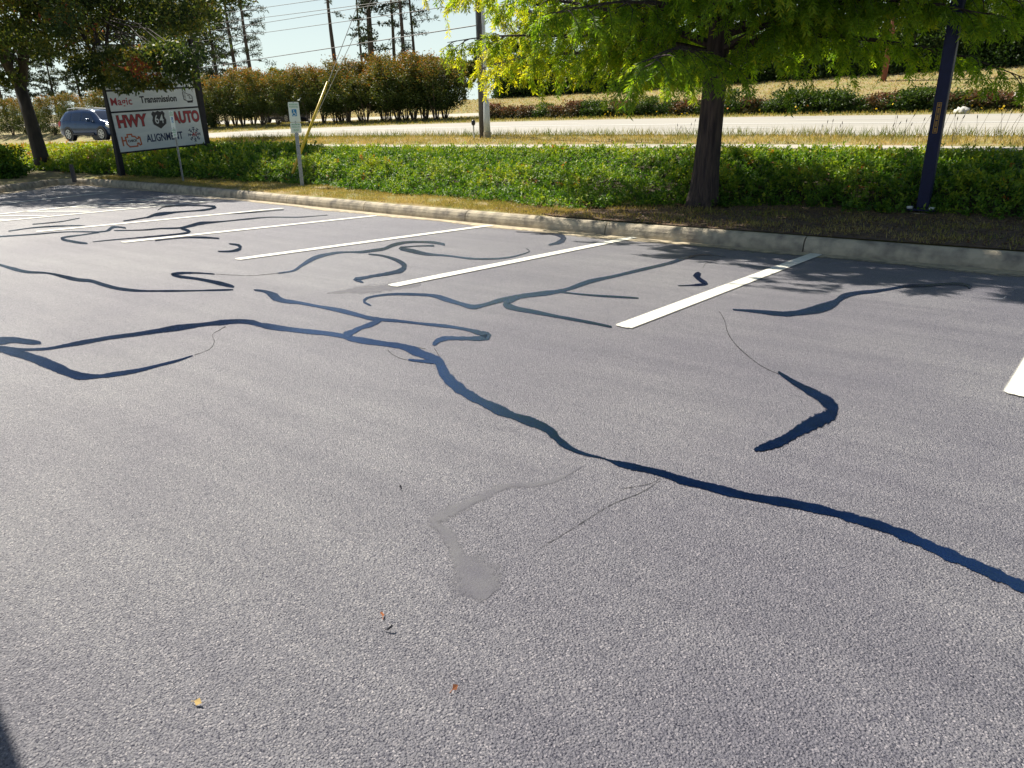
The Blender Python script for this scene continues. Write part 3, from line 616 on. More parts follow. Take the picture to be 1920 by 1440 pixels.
def broadleaf(name, m, loc, label, H, rad, nleaf, leaf, trunk_r, forks=3, hf=1.8, seed=1, cat='tree', group=None, flat=.55, bark='bark_dark', clump=46, cz=None, shift=(0, 0), lean=(0, 0), nbr=26, tonez=0.0, low=0.0, extra=()):
    random.seed(seed); root = empty(name, loc); tag(root, label, cat, group)
    tr = MB(); cz = cz or H*.62
    tr.tube([(0, 0, -.1), (lean[0]*.1, lean[1]*.1, .35), (lean[0]*.5, lean[1]*.5, hf*.6), (lean[0], lean[1], hf)], [trunk_r*1.6, trunk_r*1.15, trunk_r*.95, trunk_r*.9], 14, flut=.03)
    ends = []
    for i in range(forks):
        a = 2*PI*i/forks+.6; e = (lean[0]+math.cos(a)*rad*.35+shift[0]*.5, lean[1]+math.sin(a)*rad*.35+shift[1]*.5, cz+H*.12)
        Q = [(lean[0], lean[1], hf*.9), (lean[0]+math.cos(a)*rad*.12, lean[1]+math.sin(a)*rad*.12, hf+(cz-hf)*.5), e]; tr.tube(Q, [trunk_r*.7, trunk_r*.5, trunk_r*.2], 8); ends.append(Q)
    tr.build('trunk', bark, root, smooth=True)
    br = MB(); cl = []
    for i in range(nbr):
        Q = random.choice(ends); q, _ = lerp_path([Vector(x) for x in Q], random.uniform(.15, .95))
        a = random.uniform(0, 2*PI); L_ = rad*random.uniform(.55, 1.0)
        tgt_ = Vector((shift[0]+math.cos(a)*L_, shift[1]+math.sin(a)*L_, cz+random.uniform(-1, 1)*rad*flat*.8*math.sqrt(max(0, 1-(L_/rad)**2)+.15)-low*L_))
        mid = (q+tgt_)*.5+Vector((0, 0, .08*L_)); P = [q, q.lerp(mid, .5), mid, mid.lerp(tgt_, .5), tgt_]; br.tube(P, [trunk_r*.22, trunk_r*.17, trunk_r*.12, trunk_r*.07, trunk_r*.03], 5, cap=False)
        for k in range(3): cl.append(P[2+min(k, 2)]+Vector((random.gauss(0, .3), random.gauss(0, .3), random.gauss(0, .2)))*(rad*.12))
    for i in range(clump):
        a = random.uniform(0, 2*PI); r_ = rad*math.sqrt(random.random()); zz = random.uniform(-1, 1)*rad*flat*math.sqrt(max(0, 1-(r_/rad)**2))
        cl.append(Vector((shift[0]+r_*math.cos(a), shift[1]+r_*math.sin(a), cz+zz-low*r_)))
    ne = len(extra)
    for e_ in extra:
        e_ = Vector(e_)-Vector(loc); q = Vector((e_.x*.35, e_.y*.35, e_.z+1.2)); br.tube([q, q.lerp(e_, .5)+Vector((0, 0, .25)), e_], [.03, .02, .008], 5, cap=False); cl.append(e_)
    br.build('branches', bark, root)
    cl = np.array([tuple(c) for c in cl]); k = rng.integers(0, len(cl), nleaf); sz = rng.uniform(.5, 1.15, len(cl))*rad*.17
    if ne: sz[-ne:] = rng.uniform(.35, .62, ne)
    k = np.where((rng.random(nleaf) < .05) & (ne > 0), rng.integers(len(cl)-max(ne, 1), len(cl), nleaf), k)
    tn = rng.normal(0, .19, len(cl))
    off = rng.normal(size=(nleaf, 3)); off *= (sz[k]/np.linalg.norm(off, axis=1)*rng.random(nleaf)**.45)[:, None]; off[:, 2] *= .55
    P = cl[k]+off; D = rdir(nleaf); D[:, 2] -= .25; r = .42+tn[k]+rng.normal(0, .17, nleaf)+tonez*(P[:, 2]-cz)/rad+.25*off[:, 2]/(rad*.17)
    leaves('crown', m, P, D, rdir(nleaf), rng.uniform(.6, 1.3, nleaf)*leaf, leaf*.24, r, root, bend=.15); return root

lt = (-34.6, 12.6); lt = (lt[0], lt[1], ground(*lt))
broadleaf('oak_tree', 'oak', lt, 'big dark oak with red tinged leaves leaning over the left kerb corner', 10.5, 7.6, 52000, .20, .25, 4, 3.2, seed=4, flat=.60, cz=7.5, shift=(2.3, -1.0), clump=120, nbr=46, lean=(-.9, .1), low=.10)
ob = (-27.9, 12.62)
broadleaf('oak_tree', 'oak', (ob[0], ob[1], ground(*ob)), 'smaller oak hidden behind the left sign post, its leaves covering the sign top', 8.6, 4.4, 50000, .14, .10, 3, 3.4, seed=21, flat=.58, cz=6.1, shift=(2.1, -1.0), clump=100, nbr=40, low=.05,
    extra=[tuple(atv(x_, y_-14, v_)) for x_, y_, v_ in ((212, 118, 11.6), (236, 112, 11.4), (262, 118, 11.3), (290, 112, 11.2), (318, 108, 11.4), (222, 142, 11.5), (248, 146, 11.3), (275, 142, 11.2), (303, 136, 11.4), (330, 134, 11.3), (236, 172, 11.4), (262, 168, 11.3), (345, 158, 11.5), (196, 160, 11.6), (186, 130, 11.5), (305, 170, 11.4), (176, 165, 11.5), (350, 118, 11.4), (160, 140, 11.4))])

# pines along the skyline
def pine(px, py, v, label, H=20, lean=0.0, dense=1.0, r=.17, kind=0, seed=0, crown0=.35, rad=2.2, group='pines on the skyline', vine=0, lf=.5):
    random.seed(seed+50); c = atv(px, py, v); z0 = ground(c[0], v); root = empty('pine_tree', (c[0], v, z0)); tag(root, label, 'tree', group)
    tr = MB(); tp = [Vector((lean*H*t+.12*math.sin(t*7+seed), 0, H*t)) for t in (0, .15, .3, .45, .6, .75, .9, 1)]; tr.tube(tp, [r*(1.15-.95*t) for t in (0, .15, .3, .45, .6, .75, .9, 1)], 8)
    tr.build('trunk', 'pine_bark', root)
    br = MB(); cl = []; nb = int(30*dense)
    for i in range(nb):
        t = crown0+(1-crown0)*((i+.5)/nb)**.85; q, _ = lerp_path(tp, t); a = random.uniform(0, 2*PI); L_ = rad*(1.15-.75*(t-crown0)/(1-crown0))*random.uniform(.45, 1.1)
        P = crv(q, (math.cos(a), math.sin(a), random.uniform(.0, .5)), L_, .25, 4, .1); br.tube(P, [.05, .04, .03, .02, .012], 4, cap=False)
        for k in range(2, 5): cl.append((P[k].x, P[k].y, P[k].z, .24 if k < 4 else .36))
    if vine:
        for i in range(vine): q, _ = lerp_path(tp, random.uniform(.12, .95)); a = random.uniform(0, 2*PI); w = random.uniform(.2, 1.6); cl.append((q.x+w*math.cos(a), w*math.sin(a), q.z, .5))
    br.build('branches', 'pine_bark', root)
    cl = np.array(cl); n = int(len(cl)*26); k = rng.integers(0, len(cl), n); off = rdir(n)*(cl[k, 3]*1.35*rng.random(n)**.5)[:, None]; off[:, 2] *= .6
    leaves('crown', 'pine', cl[k, :3]+off, rdir(n)+np.array([0, 0, .2]), rdir(n), rng.uniform(.5, 1.2, n)*lf, .045 if not vine else .08, .4+rng.normal(0, .25, n), root); return root
pine(628, 107, 66, 'lone thin pine with a bare lower trunk right of the yellow guy guard', lean=-.028, dense=.55, r=.30, seed=1, crown0=.50, rad=2.4)
pine(681, 118, 70, 'slender pine just left of the vine covered one', lean=-.03, dense=.7, r=.17, seed=2, crown0=.55, rad=2.6)
pine(699, 118, 66, 'thick vine covered pine with leaves down its whole trunk', lean=-.012, dense=1.3, r=.42, seed=3, crown0=.15, rad=3.6, vine=90, lf=.42)
pine(740, 105, 70, 'leftmost of the three bare pines over the hedge end', lean=-.012, dense=.8, r=.24, seed=4, crown0=.42, rad=2.4)
pine(757, 106, 68, 'middle of the three bare pines over the hedge end', lean=-.015, dense=.8, r=.27, seed=5, crown0=.35, rad=2.5)
pine(776, 100, 70, 'rightmost of the three bare pines over the hedge end, with a long right limb', lean=-.015, dense=1.2, r=.20, seed=6, crown0=.18, rad=3.3)
pine(441, 126, 60, 'left pine of the pair rising behind the sign', lean=-.03, dense=1.6, r=.27, seed=7, crown0=.22, rad=3.6)
pine(470, 126, 60, 'right pine of the pair behind the sign, open crown against the sky', lean=-.035, dense=1.8, r=.26, seed=8, crown0=.22, rad=3.8)
for k, (px, v) in enumerate(((405, 62), (368, 66), (330, 60), (290, 68), (240, 62), (190, 70), (140, 64), (90, 70), (40, 64), (-10, 66))):
    pine(px, 130, v, 'dense dark pine in the stand behind the big oak, %s from the right' % ['first', 'second', 'third', 'fourth', 'fifth', 'sixth', 'seventh', 'eighth', 'ninth', 'tenth'][k], lean=random.uniform(-.03, 0), dense=2.4, r=.26, seed=20+k, crown0=.12, rad=3.8, vine=60, H=17, group='dense pines behind the oak')
RT = ['first', 'second', 'third', 'fourth', 'fifth', 'sixth', 'seventh', 'eighth', 'ninth', 'tenth', 'eleventh', 'twelfth', 'thirteenth', 'fourteenth', 'fifteenth', 'sixteenth', 'seventeenth', 'eighteenth', 'nineteenth', 'twentieth', 'twenty-first', 'twenty-second', 'twenty-third', 'twenty-fourth', 'twenty-fifth', 'twenty-sixth', 'twenty-seventh', 'twenty-eighth', 'twenty-ninth', 'thirtieth', 'thirty-first', 'thirty-second']
for k, (px, v) in enumerate(((1000, 84), (1075, 80), (1140, 74), (1205, 78), (1265, 72), (1330, 76), (1390, 70), (1440, 78), (1490, 70), (1545, 74), (1600, 68), (1655, 74), (1705, 68), (1755, 73), (1800, 67), (1845, 72), (1893, 66), (1935, 70))):
    pine(px, 100, v, 'tall pine in the wood above the evergreen hedge, %s from the left' % RT[k], lean=random.uniform(.0, .02), dense=1.3, r=.26, seed=40+k, crown0=.10, rad=3.2, vine=26, H=16, group='wood above the evergreen hedge')
# rounded far trees
for k, (px, v, h, rr) in enumerate(((450, 135, 13, 7), (487, 130, 12.4, 6), (515, 140, 13.2, 7), (541, 122, 13.6, 3.6), (585, 150, 11.5, 6), (640, 150, 11, 6), (700, 150, 11, 6), (760, 140, 11.2, 6))):
    c = atv(px, 130, v); c = (c[0]*1.0, v, 2.2)
    if k < 5 or 1:
        broadleaf('far_tree', 'evergreen' if k % 2 else 'oak', c, 'rounded far tree low on the skyline, %s from the left' % RT[k], h, rr, 7000, .75, .3, 3, 3, seed=60+k, clump=30, nbr=10, group='far trees on the skyline', flat=.75, cz=h*.62)
c = atv(930, 110, 66); broadleaf('far_tree', 'oak', (c[0], 66, 3.4), 'dark rounded tree behind the utility pole', 6.6, 2.6, 9000, .35, .2, 3, 2, seed=80, clump=30, nbr=10, cz=4.0, flat=.8)
c = atv(868, 110, 60); broadleaf('far_tree', 'oak', (c[0], 60, 2.9), 'small dark tree just left of the utility pole', 4.6, 1.8, 7000, .3, .15, 3, 1.5, seed=81, clump=30, nbr=10, cz=2.6, flat=.8)

# ------------------------------------------------------------------ bronze hedge (multi-stem shrubs)
def myrtle(seed, bare=1.0, H=4.3, rad=1.5):
    random.seed(seed); root = empty('crepe_myrtle', (0, 0, 0)); st = MB(); tips = []
    for i in range(9):
        a = 2*PI*i/9+random.uniform(-.3, .3); s = random.uniform(.25, .75); P = [Vector((.10*math.cos(a), .10*math.sin(a), -.05)), Vector((s*.45*math.cos(a), s*.45*math.sin(a), .7)), Vector((s*math.cos(a), s*math.sin(a), 1.6)), Vector((s*1.5*math.cos(a), s*1.5*math.sin(a), H*.75))]
        st.tube(P, [.035, .03, .022, .01], 5); tips.append(P)
    st.build('stems', 'twig', root)
    nc = 120; cl = []
    for i in range(nc):
        a = random.uniform(0, 2*PI); z = random.uniform(bare, H-.2); r_ = rad*math.sqrt(random.random())*(1-.25*max(0, (z-H*.7)/(H*.3)))*(.55+.45*min(1, (z-bare)/.8)); cl.append((r_*math.cos(a), r_*math.sin(a)*.9, z))
    cl = np.array(cl); n = 9000; k = rng.integers(0, nc, n); off = rng.normal(0, .17, (n, 3)); off[:, 2] += np.abs(rng.normal(0, .10, n)); P = cl[k]+off
    t = (P[:, 2]-bare)/(H-bare); D = rdir(n); D[:, 2] += .5
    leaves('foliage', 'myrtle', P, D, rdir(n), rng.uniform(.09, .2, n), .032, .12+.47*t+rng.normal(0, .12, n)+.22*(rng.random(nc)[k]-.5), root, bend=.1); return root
mp_ = [myrtle(1, 1.0, rad=1.75), myrtle(2, .8, rad=1.6), myrtle(3, 1.1, rad=1.8)]; ml_ = [myrtle(4, .25), myrtle(5, .15)]
used = set()
def put(protos, i, u, v, rz, sc, label, group, cat):
    p = protos[i % len(protos)]
    o = p if id(p) not in used else copy_tree(p)
    used.add(id(p)); o.location = (u, v, ground(u, v)); o.rotation_euler = (0, 0, rz); o.scale = sc; tag(o, label, cat, group); return o
mpx = [812, 789, 769, 745, 724, 688, 650, 622, 601, 576, 548, 520, 488, 452, 424, 400, 380, 352, 322, 296, 268, 240, 206, 172, 138, 104, 72, 44, 16, -10]
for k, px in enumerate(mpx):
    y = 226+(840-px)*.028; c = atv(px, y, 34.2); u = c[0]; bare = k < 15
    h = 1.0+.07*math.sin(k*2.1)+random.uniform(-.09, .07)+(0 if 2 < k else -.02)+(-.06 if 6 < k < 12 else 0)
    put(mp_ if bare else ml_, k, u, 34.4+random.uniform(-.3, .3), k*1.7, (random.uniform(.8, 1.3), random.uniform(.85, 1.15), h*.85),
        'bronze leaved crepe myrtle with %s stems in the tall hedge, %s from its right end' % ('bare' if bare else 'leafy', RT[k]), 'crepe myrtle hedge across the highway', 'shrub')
for k, px in enumerate([830, 795, 757, 715, 672, 636, 470, 436]):
    c = atv(px, 222, 36.0); put(mp_, k+1, c[0], 36.2, k*2.3, (1.15, 1, .82+.05*math.sin(k)), 'crepe myrtle in the rear row of the bronze hedge, %s from the right' % RT[k], 'rear row of the crepe myrtle hedge', 'shrub')

# ------------------------------------------------------------------ evergreen hedge on the slope
def bush(name, m, seed, rx, rz_, n, leaf, stem=True, tone=.3):
    random.seed(seed); root = empty(name, (0, 0, 0)); st = MB()
    for i in range(5):
        a = i*1.3; st.tube([(0, 0, -.05), (rx*.3*math.cos(a), rx*.3*math.sin(a), rz_*.6), (rx*.5*math.cos(a), rx*.5*math.sin(a), rz_*1.1)], [rx*.035, rx*.025, rx*.01], 5)
    st.build('stems', 'twig', root)
    nc = 70; cl = np.array([(d[0]*rx*.72, d[1]*rx*.72, max(.12, rz_*.95+d[2]*rz_*.95) if i_ % 3 else abs(d[2])*rz_*.7) for i_, d in enumerate(rdir(nc)*rng.random((nc, 1))**.25)]); k = rng.integers(0, nc, n)
    off = rng.normal(0, 1, (n, 3))*np.array([rx*.15, rx*.15, rz_*.14]); P = cl[k]+off; P[:, 2] = np.abs(P[:, 2])
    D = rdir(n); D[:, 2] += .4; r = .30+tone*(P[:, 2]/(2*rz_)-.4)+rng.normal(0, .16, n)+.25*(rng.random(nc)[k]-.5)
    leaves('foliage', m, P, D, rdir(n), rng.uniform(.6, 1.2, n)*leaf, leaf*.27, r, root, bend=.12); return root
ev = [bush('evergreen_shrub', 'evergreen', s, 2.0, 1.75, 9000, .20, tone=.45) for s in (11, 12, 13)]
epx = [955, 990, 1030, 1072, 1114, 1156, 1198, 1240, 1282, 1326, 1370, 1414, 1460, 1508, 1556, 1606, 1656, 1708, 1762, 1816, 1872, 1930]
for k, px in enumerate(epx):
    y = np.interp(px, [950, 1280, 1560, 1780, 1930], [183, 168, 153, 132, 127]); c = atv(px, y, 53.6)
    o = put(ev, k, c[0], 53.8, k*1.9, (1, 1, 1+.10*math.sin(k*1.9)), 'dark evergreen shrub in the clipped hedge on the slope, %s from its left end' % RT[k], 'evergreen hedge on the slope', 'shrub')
# low shrub bed
gs = [bush('green_shrub', 'evergreen', s, .95, .52, 3200, .12, tone=.4) for s in (21, 22)]; rs_ = [bush('red_shrub', 'redleaf', s, .9, .42, 2600, .12, tone=.6) for s in (23, 24)]
bed = 'r r r g r r g g r g g g r g g g r g g g g g g g r g g g r g r r'.split(); ri = gi = 0
for k, kd in enumerate(bed):
    px = 928+k*30.2; y = np.interp(px, [928, 1280, 1560, 1880], [222, 216, 213, 209]); c = atv(px, y, 34.2)
    sc = random.uniform(.85, 1.2)
    if kd == 'r': o = put(rs_, ri, c[0], 34.2, k*1.1, (sc, sc, sc*random.uniform(.7, .95)), 'low red leaved shrub in the roadside bed, %s plant from the left' % RT[k], 'red shrubs in the roadside bed', 'shrub'); ri += 1
    else: o = put(gs, gi, c[0], 34.3, k*1.1, (sc, sc, sc*random.uniform(.62, .95)), 'low dark green shrub in the roadside bed, %s plant from the left' % RT[k], 'green shrubs in the roadside bed', 'shrub'); gi += 1
def flowers(n, u0, u1, v0, v1, h, label):
    P = scatter(n, u0, u1, lambda u: v0, lambda u: v1); P = P[noise2(P, 1.2, 4) > -.1]; n = len(P); P[:, 2] += h*rng.random(n)+.08; D = rdir(n); N = rdir(n)
    tag(leaves('flowers', 'flower', P, D, N, .10, .045, (rng.random(n) < .2)*.8, None), label, 'flowers', kind='stuff')
flowers(160, -22, -4, 33.1, 33.7, .25, 'yellow and orange flowers at the front of the roadside shrub bed')
flowers(240, -4, 0.5, 32.6, 36, .1, 'yellow flowers in the grass right of the shrub bed')
# left corner bush by the trunk
c = (-27.9, 8.2); b_ = bush('green_shrub', 'cover', 31, 1.0, .62, 5200, .13, tone=.5); b_.scale = (1, 1, .8); b_.location = (-30.3, 9.6, ground(-30.3, 9.6)); tag(b_, 'leafy yellow-green shrub at the far left edge beside the oak trunk', 'shrub')
b2 = copy_tree(b_); b2.location = (-32.3, 10.2, ground(-32.3, 10.2)); b2.rotation_euler = (0, 0, 2); b2.scale = (1.2, 1.1, .9); tag(b2, 'larger shrub behind the one at the far left edge', 'shrub')

# ------------------------------------------------------------------ poles, guys and wires
PB = (-15.35, 17.9); pz = ground(*PB)
up_ = empty('utility_pole', (PB[0], PB[1], pz)); tag(up_, 'tall weathered wooden utility pole with a thin riser pipe beside the highway', 'pole')
MB().tube([(-.06, 0, -.2), (-.07, 0, 3), (-.11, 0, 11.5)], [.078, .075, .06], 12).build('pole', 'wood_pole', up_, smooth=True)
MB().tube([(-.115, -.06, 0), (-.125, -.06, 3), (-.15, -.06, 7)], .02, 8).build('riser_pipe', 'galv', up_, smooth=True)
MB().box((-.11, 0, 10.8), (2.2, .1, .12)).build('crossarm', 'wood_pole', up_, bevel=.01)
mb = MB()
for k in range(4): mb.tube([(-.11-.95+k*.63, 0, 10.86), (-.11-.95+k*.63, 0, 11.05)], [.05, .03], 8)
mb.build('insulator', 'galv', up_)
mp2 = empty('lamp_pole', (PB[0]+.17, PB[1]-.06, pz)); tag(mp2, 'slim pale metal pole with a flared base in front of the wooden pole', 'pole')
MB().tube([(0, 0, .45), (-.03, 0, 3), (-.10, 0, 8.5)], [.052, .05, .04], 12).build('shaft', 'white_metal', mp2, smooth=True)
MB().tube([(0, 0, .17), (0, 0, .55), (0, 0, 1.0), (0, 0, 1.06)], [.10, .095, .085, .055], 14).build('base_cover', 'white_metal', mp2, smooth=True)
MB().tube([(0, 0, -.1), (0, 0, .18)], [.115, .115], 10).build('footing', 'kerb', mp2)
MB().tube([(-.10, 0, 8.4), (-.5, -.3, 8.9), (-1.2, -.8, 9.05)], [.04, .035, .03], 8).build('lamp_arm', 'white_metal', mp2, smooth=True)
MB().box((-1.4, -.93, 9.04), (.55, .25, .12), rz=.6).build('lamp_head', 'white_metal', mp2, bevel=.02)
mk = atv(895, 258, 17.7); s_ = empty('marker_stake', (mk[0], 17.55, ground(mk[0], 17.55))); tag(s_, 'short white marker stake with a black top left of the utility pole', 'marker')
MB().tube([(0, 0, 0), (-.01, 0, .42)], .022, 8).build('stake', 'plastic', s_); MB().tube([(-.01, 0, .40), (-.01, 0, .44), (-.01, 0, .52), (-.01, 0, .56)], [.03, .06, .06, .03], 10).build('cap', 'black', s_, smooth=True)
rp = atv(1655, 157, 50.5); rp0 = empty('utility_pole', (rp[0], 50.5, ground(rp[0], 50.5))); tag(rp0, 'reddish leaning wooden pole standing before the evergreen hedge', 'pole')
MB().tube([(0, 0, -.2), (.1, 0, 3), (.32, 0, 9.5)], [.16, .15, .11], 10).build('pole', 'red_wood', rp0, smooth=True); MB().box((.30, 0, 9.0), (2.2, .1, .12)).build('crossarm', 'red_wood', rp0)
lp2 = empty('utility_pole', (-78, 40, ground(-78, 40))); tag(lp2, 'distant wooden utility pole hidden among the trees at far left', 'pole')
MB().tube([(0, 0, -.2), (0, 0, 11)], [.16, .1], 10).build('pole', 'wood_pole', lp2, smooth=True); MB().box((0, 0, 10), (.1, 2.2, .12)).build('crossarm', 'wood_pole', lp2)
def wire(a, b, sag, r, label, cat='cable', name='power_line', m='wire', group=None):
    a, b = Vector(a), Vector(b); P = []
    for i in range(25): t = i/24; p = a.lerp(b, t); p.z -= sag*4*t*(1-t); P.append(p)
    o = MB().tube(P, r, 5).build(name, m); tag(o, label, cat, group); return o
def pole_z(y): return float(atv(897, y, 17.9)[2])
WL = [((477, 19), (597, 1), 'topmost power line crossing the sky left of the lone pine'), ((500, 34), (712, 5), 'second power line from the top in the sky'), ((490, 47), (655, 19), 'third power line from the top in the sky'), ((485, 65), (600, 48), 'fourth faint power line in the sky'), ((555, 104), (855, 54), 'lowest communication cable passing behind the pines to the utility pole')]
for k, (a, b, lb) in enumerate(WL):
    sl = (b[1]-a[1])/(b[0]-a[0]); yr = b[1]+sl*(897-b[0]); yl = a[1]-sl*.75*(a[0]-130)
    far = atv(130, yl, 39.0); near = atv(897, yr, 17.9); wire(far, near, .15, .011 if k < 4 else .016, lb, group='power lines along the highway')
# guy wires with yellow guard
an = np.array([*atv(543, 346, 12.35)[:2], ground(atv(543, 346, 12.35)[0], 12.35)])
def guy_top(px, py, a):
    # point on the pole's axis line reached by the guy seen through (px,py)
    best = None
    for i in range(400):
        z = pz+3+i*.03; top = np.array([PB[0]-.1, PB[1], z]); d = top-a
        # closest point on segment to ray
        t = np.linspace(0, 1, 60)[:, None]; P = a+d*t; q = P-np.array([0, 0, HC]); cam = q@RM; x = CX+F*cam[:, 0]/-cam[:, 2]; y = CY-F*cam[:, 1]/-cam[:, 2]
        e = np.min(np.hypot(x-px, y-py))
        if best is None or e < best[0]: best = (e, z)
    print('guy', best); return best[1]
gz = guy_top(612, 155, an); top = Vector((PB[0]-.1, PB[1], gz)); a0 = Vector(an); d = (top-a0); 
gw = wire(a0-Vector((0, 0, .05)), top, 0, .010, 'guy wire running through the yellow guard up to the utility pole', 'guy wire', 'guy_wire', 'gwire')
def cam_y(p): q = (np.array(p)-np.array([0, 0, HC]))@RM; return CY-F*q[1]/-q[2]
ts = [t/500 for t in range(500)]; t0 = min(ts, key=lambda t: abs(cam_y(a0+d*t)-325)); t1 = min(ts, key=lambda t: abs(cam_y(a0+d*t)-154))
g0 = a0+d*t0; g1 = a0+d*t1
yg = MB().tube([g0, g0.lerp(g1, .02), g0.lerp(g1, .5), g1], [.03, .042, .036, .028], 10).build('guy_guard', 'yellow', gw, smooth=True)
an2 = np.array([*atv(557, 300, 14.3)[:2], 0]); an2[2] = ground(an2[0], 14.3); gz2 = guy_top(660, 72, an2)
wire(an2, (PB[0]-.1, PB[1], gz2), 0, .009, 'bare thin guy wire right of the yellow guard', 'guy wire', 'guy_wire', 'gwire')

# dark square pole
dp = np.array([-2.17, 12.35]); dpo = empty('light_pole', (dp[0], dp[1], ground(*dp))); tag(dpo, 'tall square dark bronze light pole on the right verge', 'light pole')
MB().box((0, 0, 3.2), (.160, .160, 6.4)).build('shaft', 'bronze', dpo, bevel=.02); 
MB().tube([(0, 0, -.2), (0, 0, .004)], [.22, .22], 20).build('footing', 'kerb', dpo)
MB().box((0, 0, .045), (.36, .36, .025)).build('base_plate', 'bronze', dpo, bevel=.004)
for sx in (-1, 1):
    m_ = MB(); m_.box((sx*.145, -.145, .075), (.075, .075, .035)); m_.build('bolt_cover', 'white_metal', dpo, bevel=.01)
MB().box((0, 0, 6.45), (1.5, .09, .09)).build('lamp_arm', 'bronze', dpo)
for sx in (-1, 1): MB().box((sx*.85, 0, 6.42), (.5, .34, .16)).build('lamp_head', 'bronze', dpo, bevel=.03)
# narrow vertical yellow sticker with lettering, on the face toward the car park
def text_mesh(name, body, size, m, parent, loc, rot, bold=0.0, sx=1.0, sy=1.0, ext=.002, align='CENTER', shear=0.0, space=1.0):
    cu = bpy.data.curves.new(name, 'FONT'); cu.body = body; cu.size = size; cu.extrude = ext; cu.offset = bold; cu.align_x = align; cu.align_y = 'CENTER'; cu.shear = shear; cu.space_character = space; cu.resolution_u = 4
    t = bpy.data.objects.new('tmp', cu); COL.objects.link(t); bpy.context.view_layer.update()
    me = bpy.data.meshes.new_from_object(t.evaluated_get(bpy.context.evaluated_depsgraph_get())); me.name = name
    bpy.data.objects.remove(t); me.materials.clear(); me.materials.append(M[m])
    o = bpy.data.objects.new(name, me); COL.objects.link(o); o.parent = parent; o.location = loc; o.rotation_euler = rot; o.scale = (sx, sy, 1); return o
stk = MB(); X0, Z0, Z1 = -.025, 1.10, 1.50
for (cx_, cz_, w_, h_) in ((X0, (Z0+Z1)/2-.0, .006, Z1-Z0), (X0+.05, (Z0+Z1)/2, .006, Z1-Z0), (X0+.025, Z0, .056, .006), (X0+.025, Z1, .056, .006)): stk.box((cx_, -.083, cz_), (w_, .003, h_))
for i in range(26):
    if i % 6 != 4: stk.box((X0+.025, -.083, Z0+.02+i*.0145), (.026, .003, .0085))
so = stk.build('sticker', 'amber', dpo); text_mesh('sticker_lettering', 'DANGER KEEP AWAY', .040, 'orange', so, (X0+.025, -.083, (Z0+Z1)/2), (R(90), R(-90), 0), bold=.0005) if False else None

# ------------------------------------------------------------------ accessible parking signs
def access_sign(loc, rz, label, leanx=0.0, leany=0.0, zs=1.0):
    root = empty('accessible_parking_sign', loc, rz); root.rotation_euler = (leanx, leany, rz); tag(root, label, 'parking sign', None)
    p = MB()   # U-channel post
    H = 2.06*zs
    for x, w in ((-.034, .010), (.034, .010)): p.box((x, 0, H/2-.1), (w+.014, .006, H+.2))
    p.box((0, .016, H/2-.1), (.05, .005, H+.2)); p.box((-.024, .008, H/2-.1), (.005, .02, H+.2)); p.box((.024, .008, H/2-.1), (.005, .02, H+.2))
    p.build('post', 'galv', root)
    def plate(name, zc, w, h, y=-.012):
        r_ = .03; pts = []
        for cx_, cz_, a0_ in ((w/2-r_, h/2-r_, 0), (-w/2+r_, h/2-r_, 90), (-w/2+r_, -h/2+r_, 180), (w/2-r_, -h/2+r_, 270)):
            for k in range(5): a = R(a0_+k*22.5); pts.append((cx_+r_*math.cos(a), cz_+r_*math.sin(a)))
        return MB().prism(pts, (0, y, zc), (1, 0, 0), (0, 0, 1), (0, 1, 0), .004).build(name, 'reflect', root)
    t = plate('upper_plate', H-.24, .26, .47); l = plate('lower_plate', H-.605, .26, .245, -.011)
    bx = MB().box((0, -.0135, H-.255), (.115, .002, .16)).build('access_symbol', 'blue', t)
    sy = MB(); c0 = (0, -.0155, H-.265)
    def pz_(pts, w):
        pts = [(p[0]*.85, p[1]*.85) for p in pts]
        for a, b in zip(pts[:-1], pts[1:]):
            a = Vector((a[0], a[1])); b = Vector((b[0], b[1])); d_ = (b-a).normalized(); nn = Vector((-d_.y, d_.x))*w/2
            sy.prism([(a+nn)[:], (b+nn)[:], (b-nn)[:], (a-nn)[:]], c0, (1, 0, 0), (0, 0, 1), (0, 1, 0), .002)
    pz_([(-.012, .05), (-.010, .0), (.025, .0), (.040, -.055), (.055, -.05)], .013); pz_([(-.010, .025), (.02, .025)], .010)
    pz_([(-.015+.04*math.cos(R(a)), -.03+.04*math.sin(R(a))) for a in range(110, 341, 23)], .011)
    sy.prism([(-.010+.012*math.cos(k*PI/5), .060+.012*math.sin(k*PI/5)) for k in range(10)], c0, (1, 0, 0), (0, 0, 1), (0, 1, 0), .002)
    sy.build('wheelchair_figure', 'reflect', bx)
    rot = (R(90), 0, 0)
    for (txt, z, s, pp) in (('RESERVED', H-.065, .045, t), ('PARKING', H-.12, .050, t), ('MAXIMUM', H-.53, .042, l), ('PENALTY', H-.59, .045, l), ('$250', H-.66, .06, l)):
        text_mesh('lettering', txt, s, 'green', pp, (0, -.0125-.003, z), rot, bold=.0006, ext=.001)
    b_ = MB()
    for z in (H-.022, H-.455, H-.50, H-.71): b_.tube([(0, -.019, z), (0, -.010, z)], [.009, .009], 8)
    b_.build('bolt', 'black', t); return root
c = atv(567, 350, 12.3); u0 = c[0]*(ground(-17, 12.2)-HC)/(c[2]-HC); v0 = 12.3*(ground(-17, 12.2)-HC)/(c[2]-HC)
access_sign((u0, v0, ground(u0, v0)-.03), math.atan2(v0, u0)-PI/2+R(0), 'accessible parking sign facing the lot beside the yellow guy guard', zs=1.0, leanx=R(-1))
c = atv(344, 341, 12.0); k_ = (ground(-22, 12.0)-HC)/(c[2]-HC); u1, v1 = c[0]*k_, 12.0*k_
